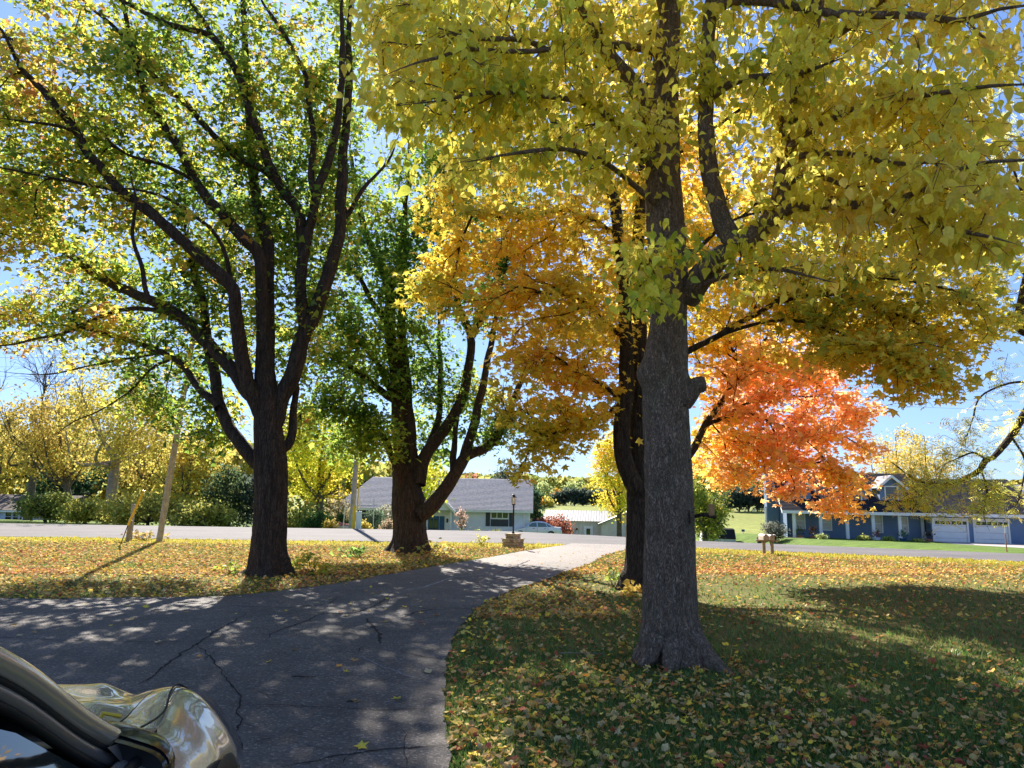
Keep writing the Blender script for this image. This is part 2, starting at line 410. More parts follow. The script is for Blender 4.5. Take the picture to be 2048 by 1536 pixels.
for _k in range(26):                                  # hairline cracks, mostly across the drive
    px_, py_ = _rc.uniform(120, 980), _rc.uniform(1195, 1500); a_ = _rc.gauss(0, .35) if _rc.random() < .65 else _rc.uniform(.6, 2.4); L_ = _rc.uniform(50, 190); k_ = (py_ - 1040) / 420
    cand = [(px_ + math.cos(a_) * L_ * u, py_ + math.sin(a_) * L_ * u * .5 * k_ + _rc.gauss(0, 3) * k_) for u in (0, .3, .6, 1)]
    if all(bool(in_drive(*atZ(*q)[:2])) for q in cand): cracks.append((cand, _rc.uniform(.45, .85), 0))
for pts, w, kind in cracks:
    path = densify([atZ(*q)[:2] for q in pts], .045 if w < 4 else .06); mb = MB(); prev = None
    n_ = len(path)
    for i, q in enumerate(path):
        tdir = path[min(i + 1, n_ - 1)] - path[max(i - 1, 0)]; tdir = tdir / (np.linalg.norm(tdir) + 1e-9); nrm = np.array([-tdir[1], tdir[0]])
        q = q + nrm * (.035 * noise.noise(Vector((q[0] * 5, q[1] * 5, w))) + .014 * noise.noise(Vector((q[0] * 23, q[1] * 23, w))))
        ww = w * .0105 * (.35 + .5 * abs(noise.noise(Vector((q[0] * 11, q[1] * 11, 9)))) * 2.2) * min(1, .25 + 4 * min(i, n_ - 1 - i) / n_) * (.8 + .07 * q[1])
        a = mb.pt((*(q - nrm * ww * .5), .0262)); b = mb.pt((*(q + nrm * ww * .5), .0262))
        if prev: mb.face(prev[0], a, b, prev[1])
        prev = (a, b)
    mb.build('crack', M['crack_pale' if kind else 'crack'], drive)

# concrete apron of the blue house garage and the car park across the road
def ground_sheet(name, label, poly, mat, dz=.006, step=1.0):
    P = np.array(poly, float); x0, y0 = P.min(0); x1, y1 = P.max(0)
    from mathutils.geometry import intersect_point_tri_2d
    mb = MB(); idx = {}
    def vid(i, j):
        if (i, j) not in idx:
            u, v = i / nu, j / nv
            a = P[0] + (P[1] - P[0]) * u; b = P[3] + (P[2] - P[3]) * u; q = a + (b - a) * v
            idx[(i, j)] = mb.pt((q[0], q[1], float(gz(*q)) + dz))
        return idx[(i, j)]
    nu = max(2, int(np.linalg.norm(P[1] - P[0]) / step)); nv = max(2, int(np.linalg.norm(P[3] - P[0]) / step))
    for i in range(nu):
        for j in range(nv): mb.face(vid(i, j), vid(i + 1, j), vid(i + 1, j + 1), vid(i, j + 1))
    return set_props(mb.build(name, mat), label, None, None, 'structure')
M['concrete'] = m_plain('pale_concrete', (.36, .31, .285), .85, .15, 3, bump=.2)
# ---------------------------------------------------------------- tree engine
def leaf_template(kind):
    if kind == 'ovate':
        v = [(0, 0, 0), (-.24, .13, .05), (-.34, .38, .08), (-.2, .70, .02), (0, 1.05, -.2), (.2, .70, .02), (.34, .38, .08), (.24, .13, .05), (0, .45, 0)]
        f = [(0, 8, 2, 1), (8, 4, 3, 2), (0, 7, 6, 8), (8, 6, 5, 4)]
    elif kind == 'maple':
        v = [(0, .4, .03), (0, .08, 0), (.42, .1, -.08), (.27, .4, .02), (.54, .7, -.1), (.17, .64, 0), (0, 1.02, -.12), (-.17, .64, 0), (-.54, .7, -.1), (-.27, .4, .02), (-.42, .1, -.08)]
        f = [(0, 1, 2, 3), (0, 3, 4, 5), (0, 5, 6, 7), (0, 7, 8, 9), (0, 9, 10, 1)]
    elif kind == 'lobed':     # lighter maple leaf for crowns farther off
        v = [(0, .05, 0), (.5, .3, -.08), (.2, .55, .03), (0, 1.02, -.12), (-.2, .55, .03), (-.5, .3, -.08), (0, .4, .02)]
        f = [(0, 1, 2, 6), (6, 2, 3, 4), (0, 6, 4, 5)]
    elif kind == 'curl':      # fallen leaf, cupped
        v = [(0, -.5, .06), (-.3, -.3, .16), (-.4, .05, .2), (-.22, .3, .1), (0, .55, .22), (.22, .3, .06), (.4, .05, .1), (.3, -.3, .13), (0, 0, 0)]
        f = [(0, 8, 2, 1), (8, 4, 3, 2), (0, 7, 6, 8), (8, 6, 5, 4)]
    elif kind == 'maplefall':
        v, f = leaf_template('maple'); v = [(a, b - .45, abs(a) * .35 + .22 * (b - .45) ** 2 + .02) for a, b, c in v]; return np.array(v), np.array(f)
    elif kind == 'leaflet':   # feathery spray of narrow leaflets (locust)
        v = []; f = []
        for k in range(4):
            y = .12 + .22 * k
            for s in (-1, 1):
                b = len(v); v += [(0, y, 0), (s * .16, y + .03, .02), (s * .36, y + .16, -.03), (s * .15, y + .13, .02)]; f.append((b, b + 1, b + 2, b + 3))
    else:                     # 'clump': two crossed small quads for far foliage
        v = [(-.5, 0, 0), (0, -.5, .1), (.5, 0, 0), (0, .5, -.1)]; f = [(0, 1, 2, 3)]
    return np.array(v, float), np.array(f)

def frames(y, n):
    y = y / (np.linalg.norm(y, axis=1, keepdims=True) + 1e-9)
    n = n - y * (n * y).sum(1, keepdims=True); n = n / (np.linalg.norm(n, axis=1, keepdims=True) + 1e-9)
    x = np.cross(y, n); return np.stack([x, y, n], 2)          # columns
def scatter(tmpl, pos, R, size, col):
    v, f = tmpl; N = len(pos); k = len(v)
    V = np.einsum('nij,kj->nki', R, v) * size[:, None, None] + pos[:, None]
    F = (f[None] + (np.arange(N) * k)[:, None, None]).reshape(-1, f.shape[1])
    return V.reshape(-1, 3), F, np.repeat(col, k, 0)
def proj(P):
    d = P - EYE; z = d @ FWD
    return 1024 + 1420 * (d @ RGT) / z, 768 - 1420 * (d @ UPV) / z, z

def palette(stops, rng, N, pos=None, field=None, spread=.25, val=.3):
    """stops: list of colours; field 0..1 picks a place on the list"""
    st = np.array(stops); k = len(st) - 1
    f = rng.random(N) if field is None else np.clip(field + rng.normal(0, spread, N), 0, 1)
    i = np.minimum((f * k).astype(int), k - 1); u = (f * k - i)[:, None]
    c = st[i] * (1 - u) + st[i + 1] * u
    return c * np.exp(rng.normal(0, val, (N, 1)))

class Skel:
    def __init__(s): s.p = []; s.par = []; s.r = []; s.fix = []
    def add(s, p, par, r=0, fix=False):
        s.p.append(np.array(p, float)); s.par.append(par); s.r.append(r); s.fix.append(fix); return len(s.p) - 1
    def line(s, pts, rad):
        prev = -1
        for p, r in zip(pts, rad): prev = s.add(p, prev, r, True)
def grow(sk, tips, rng, step=.35, batch=120, sag=.0, wig=.06):
    def kd():
        t = kdtree.KDTree(len(sk.p))
        for i, p in enumerate(sk.p): t.insert(p, i)
        t.balance(); return t
    t = kd(); order = np.argsort([t.find(p)[2] for p in tips]); ends = []
    for bi in range(0, len(order), batch):
        if bi: t = kd()
        for j in order[bi:bi + batch]:
            tip = tips[j]; _, ni, d = t.find(tip)
            # prefer a node further back along the branch so twigs leave at an angle
            back = ni
            for _ in range(2):
                if sk.par[back] >= 0 and np.linalg.norm(sk.p[sk.par[back]] - tip) < d * 1.5 + .15: back = sk.par[back]
            a = sk.p[back]; pa = sk.par[back]
            da = a - sk.p[pa] if pa >= 0 else np.array([0, 0, .3]); da = da / (np.linalg.norm(da) + 1e-9)
            L = np.linalg.norm(tip - a); c1 = a + da * L * .4 + np.array([0, 0, .12 * L])
            n = max(2, int(math.ceil(L / step))); prev = back
            for k in range(1, n + 1):
                u = k / n; q = (1 - u) ** 2 * a + 2 * u * (1 - u) * c1 + u * u * tip
                if k < n: q = q + rng.normal(0, wig * min(1, L * .5), 3)
                prev = sk.add(q, prev)
            ends.append(prev)
    return ends
def twig_mesh(sk, name, mat, parent, rt, rmax, sides=4):
    n = len(sk.p); cnt = np.zeros(n); par = np.array(sk.par); kids = np.zeros(n, int)
    for i in range(n):
        if par[i] >= 0: kids[par[i]] += 1
    cnt[(kids == 0)] = 1
    for i in range(n - 1, -1, -1):
        if par[i] >= 0: cnt[par[i]] += cnt[i]
    P = np.array(sk.p); fix = np.array(sk.fix)
    sel = np.where((~fix) & (par >= 0))[0]
    rad = np.minimum(rt * cnt ** .45, rmax)
    A = P[par[sel]]; B = P[sel]; rb = rad[sel]; ra = np.where(fix[par[sel]], rb * 1.3, np.minimum(rad[par[sel]], rb * 1.5))
    d = B - A; L = np.linalg.norm(d, axis=1, keepdims=True) + 1e-9; d = d / L
    B = B + d * np.minimum(rb[:, None], L * .2)
    ref = np.where(np.abs(d[:, 2:3]) < .8, np.array([[0, 0, 1.0]]), np.array([[1.0, 0, 0]]))
    u = np.cross(d, ref); u /= np.linalg.norm(u, axis=1, keepdims=True); w = np.cross(d, u)
    an = np.arange(sides) * 2 * math.pi / sides
    ring = u[:, None] * np.cos(an)[None, :, None] + w[:, None] * np.sin(an)[None, :, None]
    V = np.concatenate([A[:, None] + ring * ra[:, None, None], B[:, None] + ring * rb[:, None, None]], 1)
    k = np.arange(sides); f = np.stack([k, (k + 1) % sides, (k + 1) % sides + sides, k + sides], 1)
    F = (f[None] + (np.arange(len(sel)) * 2 * sides)[:, None, None]).reshape(-1, 4)
    return np_mesh(name, V.reshape(-1, 3), F, mat, None, parent, smooth=True)

def trunk_tube(name, pts, mat, parent, nseg=48, step=.06, ridge=.012, fr=16, fz=3.0, flare=None, lumps=(), seed=0):
    """pts (x,y,z,r) -> ridged tube. flare=(height, amount, n_roots, phase)"""
    P = catmull([np.array(p, float) for p in pts], step); z0 = pts[0][2]; V = []; up = None
    for i, q in enumerate(P):
        c = q[:3]; r = q[3]
        tdir = P[min(i + 1, len(P) - 1)][:3] - P[max(i - 1, 0)][:3]; tdir /= np.linalg.norm(tdir) + 1e-9
        if up is None: up = np.array([1.0, 0, 0])
        u = up - tdir * np.dot(up, tdir); u /= np.linalg.norm(u); w = np.cross(tdir, u); up = u
        for k in range(nseg):
            an = 2 * math.pi * k / nseg; dr = u * math.cos(an) + w * math.sin(an); rr = r
            if flare:
                h, am, nr, ph = flare; e = math.exp(-max(0, c[2] - z0) / h)
                rr += am * e * (.55 + .45 * math.cos(nr * an + ph + 1.3 * math.sin(an * 2 + ph)) ) * (1 + .3 * noise.noise(Vector((dr[0] * 2, dr[1] * 2, seed))))
            s = c + dr * rr
            b = noise.noise(Vector((s[0] * fr, s[1] * fr, s[2] * fz + seed)))
            b2 = noise.noise(Vector((s[0] * fr * .3, s[1] * fr * .3, s[2] * 1.1 + seed)))
            rr += ridge * (1 - 2.2 * abs(b)) + ridge * 1.5 * b2 * (1 if r > .1 else r * 10)
            s = c + dr * rr
            for (lc, lr, la) in lumps:
                d = np.linalg.norm(s - lc) / lr
                if d < 1: s = s + dr * la * (1 - d * d) ** 2
            V.append(s)
    n = len(P); i = np.arange(n - 1)[:, None] * nseg; k = np.arange(nseg)[None]; k2 = (k + 1) % nseg
    F = np.stack([(i + k).ravel(), (i + k2).ravel(), (i + k2 + nseg).ravel(), (i + k + nseg).ravel()], 1)
    return np_mesh(name, np.array(V), F, mat, None, parent, smooth=True)

def px_path(pts, Y0, Y1, r0, r1, pw=1.0):
    n = len(pts); out = []
    L = np.concatenate([[0], np.cumsum([math.hypot(b[0] - a[0], b[1] - a[1]) for a, b in zip(pts[:-1], pts[1:])])]); L /= L[-1]
    for (x, y), u in zip(pts, L): out.append((*atY(x, y, Y0 + (Y1 - Y0) * u), r0 + (r1 - r0) * u ** pw))
    return out
def zone_pts(zones, rng, mult=1.0):
    out = []
    for (cx, cy_, rx, ry, Y, rY, n) in zones:
        k = 0; n = int(n * mult + .5)
        while k < n:
            v = rng.uniform(-1, 1, 3)
            if v @ v > 1: continue
            p = atY(cx + rx * v[0], cy_ + ry * v[1], Y + rY * v[2])
            if p[2] < 1.2: k += 1; continue
            out.append(p); k += 1
    return np.array(out)

def leaves_on(sk, ends, rng, spec):
    P = np.array(sk.p); ends = np.array(ends); par = np.array(sk.par)
    tip = P[ends]; d = tip - P[par[ends]]; d /= np.linalg.norm(d, axis=1, keepdims=True) + 1e-9
    cnt = rng.poisson(spec['n'], len(ends)); idx = np.repeat(np.arange(len(ends)), cnt); N = len(idx)
    sg = np.array(spec.get('sig', (.16, .16, .1)))
    pos = tip[idx] - d[idx] * (rng.random((N, 1)) * spec.get('back', .5)) + rng.normal(0, 1, (N, 3)) * sg
    h = rng.normal(0, 1, (N, 3)); h[:, 2] = 0; h /= np.linalg.norm(h, axis=1, keepdims=True)
    if spec['mode'] == 'droop':
        y = h * rng.uniform(.3, 1.4, (N, 1)) + d[idx] * .2 + np.array([0, 0, -.8]) + rng.normal(0, .3, (N, 3)); nrm = h + np.array([0, 0, .5]) + rng.normal(0, .6, (N, 3))
    else:
        y = h + np.array([0, 0, -.35]) + rng.normal(0, .25, (N, 3)); nrm = np.array([0, 0, 1.0]) + rng.normal(0, spec.get('tilt', .55), (N, 3))
    R = frames(y, nrm); size = spec['size'] * np.exp(rng.normal(0, spec.get('var', .24), N))
    col = spec['color'](pos, tip[idx], rng)
    return pos, R, size, col

def build_tree(name, label, base, trunk, limbs, zones, spec, bark, seed, n_parts=300, group=None, rt=.004, rmax=.05, flare=None, lumps=(), ridge=.014, nseg=48, extra_tips=None, tstep=.06, sag=0, step=.35):
    rng = np.random.default_rng(seed); root = thing(name, label, 'tree', base, group)
    trunk_tube('trunk', trunk, bark, root, nseg=nseg, ridge=ridge, flare=flare, lumps=lumps, seed=seed, step=tstep)
    sk = Skel(); tp = catmull([np.array(q, float) for q in trunk], .3)
    half = [q for q in tp if q[2] > base[2] + 2.2]
    if half: sk.line([q[:3] for q in half], [q[3] for q in half])
    for i, lb in enumerate(limbs):
        lp = catmull([np.array(q, float) for q in lb], .22)
        jit = [np.array([*(np.array(noise.noise_vector(Vector(q[:3]) * 1.1)) * (.05 + .35 * min(q[3], .06))), 0]) for q in lp]
        nl = len(lp)
        for qi, q in enumerate(lp): q[3] *= min(1.0, .22 + 3.2 * (nl - 1 - qi) / nl)
        lp = [lp[0]] + [q + j for q, j in zip(lp[1:], jit[1:])]
        trunk_tube('limb', lp, bark, root, nseg=14 if lb[0][3] > .05 else 9, ridge=min(.012, lb[0][3] * .12), fr=22, fz=6, seed=seed + i, step=.16)
        sk.line([q[:3] for q in lp], [q[3] for q in lp])
    tips = zone_pts(zones, rng, spec.get('tips', 1))
    if extra_tips is not None: tips = np.concatenate([tips, extra_tips])
    ends = grow(sk, tips, rng, step)
    tw = twig_mesh(sk, 'twigs', bark, root, rt, rmax); tw['kind'] = 'stuff'
    pos, R, size, col = leaves_on(sk, ends, rng, spec)
    tm = leaf_template(spec['shape'])
    keep = np.ones(len(pos), bool)
    if n_parts:
        x, y, z = proj(pos); vis = (x > 10) & (x < 2038) & (y > 10) & (y < 1526) & (z > 1)
        score = np.where(vis, size / np.maximum(z, .1), 0); pick = np.argsort(-score)[:n_parts]; keep[pick] = False
        pal = [col[j] for j in pick[:: max(1, n_parts // 10)]][:10]; meshes = []
        for c in pal:
            me = bpy.data.meshes.new('leaf'); me.from_pydata([tuple(q) for q in tm[0]], [], [tuple(int(a) for a in q) for q in tm[1]])
            at = me.attributes.new('Col', 'FLOAT_COLOR', 'POINT'); at.data.foreach_set('color', np.tile(np.append(c, 1), len(tm[0])).astype(np.float32))
            me.materials.append(spec['mat']); meshes.append(me)
        pal = np.array(pal); off = np.array(base, float)
        for j in pick:
            o = bpy.data.objects.new('leaf', meshes[int(np.argmin(((pal - col[j]) ** 2).sum(1)))]); COL.objects.link(o); o.parent = root
            m3 = R[j] * size[j]; q = pos[j] - off
            o.matrix_basis = Matrix(((*m3[0], q[0]), (*m3[1], q[1]), (*m3[2], q[2]), (0, 0, 0, 1)))
    V, F, C = scatter(tm, pos[keep], R[keep], size[keep], col[keep])
    fo = np_mesh('foliage', V, F, spec['mat'], C, root); fo['kind'] = 'stuff'
    return root

def vnoise(P, s, seed=0): return np.array([noise.noise(Vector(p) / s + Vector((seed * 7.1, 3.3 * seed, 0))) for p in P])
# ---------------------------------------------------------------- the five yard trees
def tile_noise(tips, s, seed):
    """noise evaluated on rounded points so that each cluster shares a tint"""
    key = np.round(tips / (s * .25)).astype(int); u, inv = np.unique(key, axis=0, return_inverse=True)
    return vnoise(u * (s * .25), s, seed)[inv.ravel()]

# --- near grey tree with drooping yellow-green leaves
B3 = (1.70, 7.75, 0.0)
def on(px, py, Y, r): return (*atY(px, py, Y), r)
tr3 = [(1.71, 7.75, -.12, .30), (1.71, 7.75, .12, .285), on(1339, 1230, 7.75, .272), on(1340, 1100, 7.72, .258), on(1338, 1000, 7.7, .248), on(1334, 900, 7.7, .238), on(1332, 800, 7.7, .238),
       on(1333, 720, 7.7, .232), on(1338, 640, 7.7, .19), on(1338, 570, 7.7, .205), on(1333, 480, 7.7, .205), on(1327, 380, 7.7, .19), on(1325, 280, 7.75, .18), on(1330, 160, 7.8, .155), on(1338, 40, 7.9, .13), on(1345, -120, 8.0, .10), on(1350, -420, 8.2, .06), on(1352, -700, 8.3, .03)]
lump3 = [(atY(1290, 745, 7.6), .26, .10), (atY(1372, 775, 7.6), .2, .06)]
def c3(pos, tip, rng):
    f = .5 + .55 * tile_noise(tip, 1.1, 3) ; x, y, z = proj(pos)
    f = f + .18 * smooth(1300, 1900, x)
    return palette([(.32, .44, .03), (.66, .64, .045), (.93, .80, .07), (.97, .78, .10), (.90, .62, .10)], rng, len(pos), field=f, spread=.14, val=.16)
L3 = [
 px_path([(1375, 600), (1400, 575), (1440, 522), (1478, 492)], 7.7, 7.2, .13, .12), px_path([(1478, 492), (1448, 440), (1430, 385), (1418, 320), (1410, 239), (1415, 102), (1424, 0), (1430, -160), (1450, -400)], 7.2, 7.0, .10, .03),
 px_path([(1478, 492), (1512, 470), (1543, 441), (1560, 405), (1573, 325), (1580, 222), (1601, 137), (1618, 68), (1630, 0), (1650, -160), (1690, -380)], 7.2, 6.7, .105, .03),
 px_path([(1545, 440), (1587, 417), (1655, 415), (1724, 414), (1792, 405), (1843, 380), (1900, 350)], 7.1, 5.6, .06, .015), px_path([(1740, 413), (1789, 420), (1861, 444), (1929, 465), (2031, 489)], 6.3, 5.2, .03, .01),
 px_path([(1584, 359), (1638, 355), (1690, 378), (1740, 372)], 6.9, 6.2, .035, .01), px_path([(1584, 314), (1632, 301), (1707, 308), (1792, 328), (1880, 330)], 6.9, 5.4, .035, .01),
 px_path([(1425, 192), (1485, 160), (1553, 147), (1621, 145), (1690, 122)], 7.0, 5.8, .04, .012), px_path([(1424, 20), (1480, 5), (1553, 7), (1630, 20), (1707, 31), (1826, 34), (1912, 38), (1997, 18), (2080, 10)], 7.0, 5.0, .05, .015),
 px_path([(1610, 110), (1700, 60), (1800, -40), (1950, -160)], 6.8, 5.2, .04, .012), px_path([(1575, 300), (1620, 255), (1700, 220), (1800, 200), (1950, 180), (2100, 170)], 6.9, 4.8, .035, .01),
 px_path([(1320, 110), (1279, 99), (1197, 85), (1139, 89), (1098, 99), (1060, 82), (957, 77), (880, 60)], 7.7, 5.9, .045, .01), px_path([(1098, 99), (1020, 100), (934, 96), (889, 113), (841, 126), (770, 150)], 6.6, 5.6, .025, .008),
 px_path([(1318, 290), (1285, 210), (1262, 170), (1215, 108), (1190, 60), (1120, -60), (1020, -200)], 7.75, 6.6, .11, .025), px_path([(1325, 350), (1250, 270), (1170, 215), (1080, 190), (980, 180), (880, 200), (800, 210)], 7.7, 5.8, .04, .009),
 px_path([(1330, 430), (1265, 370), (1190, 320), (1110, 300), (1020, 305), (930, 320)], 7.65, 6.0, .035, .008), px_path([(1385, 590), (1440, 560), (1520, 540), (1600, 545), (1680, 560)], 7.6, 6.2, .03, .008),
 px_path([(1335, 620), (1310, 560), (1285, 525), (1265, 540), (1250, 560)], 7.5, 6.6, .022, .006), px_path([(1340, 60), (1300, -60), (1220, -200), (1080, -420)], 7.9, 6.4, .06, .02), px_path([(1345, -60), (1420, -220), (1560, -420), (1750, -620)], 8, 6.6, .06, .02),
 px_path([(1630, 0), (1760, -120), (1960, -260), (2250, -340)], 6.9, 5.2, .035, .012), px_path([(1843, 383), (1950, 330), (2080, 320), (2250, 330)], 5.6, 4.6, .018, .006)]
Z3 = [(1000, 60, 300, 140, 7.2, 1.6, 170), (900, 170, 190, 130, 6.8, 1.3, 90), (1120, 200, 260, 150, 7.6, 1.5, 120), (1060, 320, 170, 90, 7.4, 1.1, 45), (870, 320, 120, 90, 7.0, 1.0, 20), (790, 130, 90, 150, 7.0, .9, 60), (1330, 60, 150, 110, 8.4, 1.0, 45), (1230, 240, 70, 60, 6.8, .4, 12),
      (1340, 265, 90, 30, 6.8, .3, 9), (1380, 505, 170, 38, 6.7, .35, 20), (1315, 590, 75, 42, 6.6, .3, 14), (1270, 500, 50, 40, 6.7, .3, 6), (1540, 110, 230, 150, 7.2, 1.4, 120), (1800, 110, 280, 160, 6.6, 1.6, 150), (1690, 300, 270, 120, 7.0, 1.3, 120),
      (1920, 330, 180, 140, 6.0, 1.1, 95), (1640, 430, 170, 70, 7.0, .8, 40), (1860, 460, 170, 55, 6.2, .8, 40), (1600, 550, 110, 45, 6.9, .5, 14), (1760, 540, 120, 40, 6.4, .5, 10), (1980, 520, 80, 50, 5.8, .5, 10),
      (1010, -150, 330, 150, 7.4, 1.8, 150), (1500, -180, 420, 170, 7.4, 1.8, 220), (2000, -150, 350, 190, 6.4, 1.6, 120), (2250, 200, 200, 250, 5.8, 1.4, 90), (1400, -550, 500, 260, 8.0, 2.4, 220), (1100, -420, 420, 200, 7.6, 2.2, 120)]
spec3 = dict(n=10.5, tips=1.3, var=.24, shape='ovate', size=.10, mode='droop', mat=M['leaf_near'], color=c3, sig=(.13, .13, .09), back=.55)
build_tree('yellow_leaf_tree', 'near grey-barked tree with drooping yellow-green leaves and a stub on its trunk', B3, tr3, L3, Z3, spec3, M['bark_grey'], 31, 300, rt=.0028, rmax=.03, flare=(.22, .30, 5, .6), lumps=lump3, nseg=120, ridge=.014, tstep=.035)
near_tree = bpy.data.objects['yellow_leaf_tree']
# sawn-off stub on the right of the trunk and the old burr on its left
mbs = trunk_tube('branch_stub', [(*atY(1362, 800, 7.62), .13), (*atY(1378, 785, 7.58), .12), (*atY(1392, 773, 7.55), .095), (*atY(1403, 768, 7.54), .085), (*atY(1410, 766, 7.535), .06), (*atY(1410.5, 766, 7.535), .002)], M['bark_grey'], near_tree, nseg=28, ridge=.012, step=.02, seed=4)

for rp in ([(1.86, 7.62, .30, .13), (1.98, 7.46, .12, .10), (2.08, 7.30, .02, .07), (2.16, 7.18, -.03, .04)], [(1.54, 7.56, .26, .12), (1.42, 7.48, .08, .08), (1.32, 7.44, -.01, .04)], [(1.66, 7.50, .22, .10), (1.62, 7.36, .06, .08), (1.60, 7.26, -.02, .04)]):
    trunk_tube('root', rp, M['bark_grey'], near_tree, nseg=28, ridge=.012, step=.03, seed=6)

# --- twin-stemmed gold and orange maple behind it
B4 = (2.37, 13.6, 0.0)
tr4 = [(2.42, 13.6, -.1, .30), (2.42, 13.6, .15, .285), on(1282, 1130, 13.6, .27), on(1281, 1050, 13.6, .26), on(1282, 985, 13.6, .26), on(1279, 937, 13.65, .19), on(1277, 860, 13.7, .165), on(1277, 808, 13.7, .16), on(1278, 705, 13.75, .15), on(1279, 640, 13.8, .14), on(1273, 568, 13.9, .13), on(1277, 470, 14, .11), on(1283, 370, 14.1, .1), on(1290, 250, 14.2, .08), on(1300, 80, 14.3, .06), on(1310, -150, 14.4, .035)]
def c4(pos, tip, rng):
    x, y, z = proj(tip); nz = tile_noise(tip, 1.6, 5)
    f = .42 + .5 * nz + .55 * smooth(1350, 1450, x) * smooth(600, 740, y) * smooth(12.6, 14.2, tip[:, 1]) * 1.1 - .28 * smooth(560, 200, y) * smooth(1050, 900, x) - .20 * smooth(1480, 1600, x) * smooth(800, 640, y)
    return palette([(.26, .32, .02), (.62, .50, .03), (.97, .72, .05), (.98, .66, .05), (1.0, .60, .09), (1.0, .52, .18)], rng, len(pos), field=f, spread=.11, val=.2)
L4 = [
 px_path([(1279, 985), (1262, 960), (1246, 925), (1240, 890), (1245, 842), (1251, 790), (1251, 671), (1250, 602), (1243, 550), (1238, 478), (1231, 410), (1197, 342), (1128, 280), (1094, 219), (1060, 150), (1019, 79), (990, 0), (950, -120)], 13.45, 12.2, .17, .03, .9),
 px_path([(1241, 807), (1219, 780), (1188, 760), (1157, 743), (1126, 722), (1090, 700)], 13.3, 11.8, .04, .01), px_path([(1250, 678), (1212, 647), (1184, 620), (1157, 597), (1120, 590), (1070, 585)], 13.3, 11.6, .04, .01),
 px_path([(1285, 990), (1330, 950), (1379, 905), (1410, 855), (1434, 818), (1454, 787), (1478, 760), (1502, 729), (1519, 702), (1540, 670), (1580, 640)], 13.7, 18.0, .10, .02), px_path([(1415, 850), (1454, 835), (1492, 828), (1530, 838), (1590, 860), (1650, 880)], 15.5, 17.5, .045, .012), px_path([(1454, 835), (1480, 815), (1520, 800), (1600, 790), (1680, 800)], 15.8, 18.5, .03, .01),
 px_path([(1279, 760), (1330, 725), (1376, 705), (1441, 671), (1478, 647), (1523, 623), (1560, 605), (1640, 590), (1720, 600), (1800, 630)], 13.7, 11.8, .07, .012), px_path([(1441, 671), (1490, 655), (1550, 640), (1640, 650), (1730, 690), (1800, 720)], 13.0, 11.2, .035, .01),
 px_path([(1279, 600), (1320, 560), (1390, 500), (1450, 450), (1520, 420), (1620, 400)], 13.8, 12.0, .05, .012), px_path([(1285, 400), (1340, 320), (1420, 260), (1520, 200), (1620, 160)], 14.1, 13, .05, .012),
 px_path([(1236, 470), (1190, 440), (1130, 420), (1060, 430), (990, 440)], 13.2, 11.4, .04, .01), px_path([(1128, 280), (1080, 300), (1010, 310), (940, 330), (870, 350)], 12.8, 11.2, .04, .01), px_path([(1200, 345), (1170, 270), (1180, 180), (1210, 60), (1230, -100)], 12.9, 13.6, .05, .015),
 px_path([(1241, 807), (1200, 840), (1150, 850), (1100, 870), (1050, 900)], 13.3, 12.4, .025, .008), px_path([(1640, 590), (1720, 560), (1820, 560), (1930, 590)], 12.4, 11, .025, .008), px_path([(1502, 729), (1570, 740), (1640, 770), (1700, 820)], 17.3, 18, .03, .008), px_path([(1590, 860), (1640, 910), (1680, 960), (1700, 1010)], 16.6, 16.6, .015, .006)]
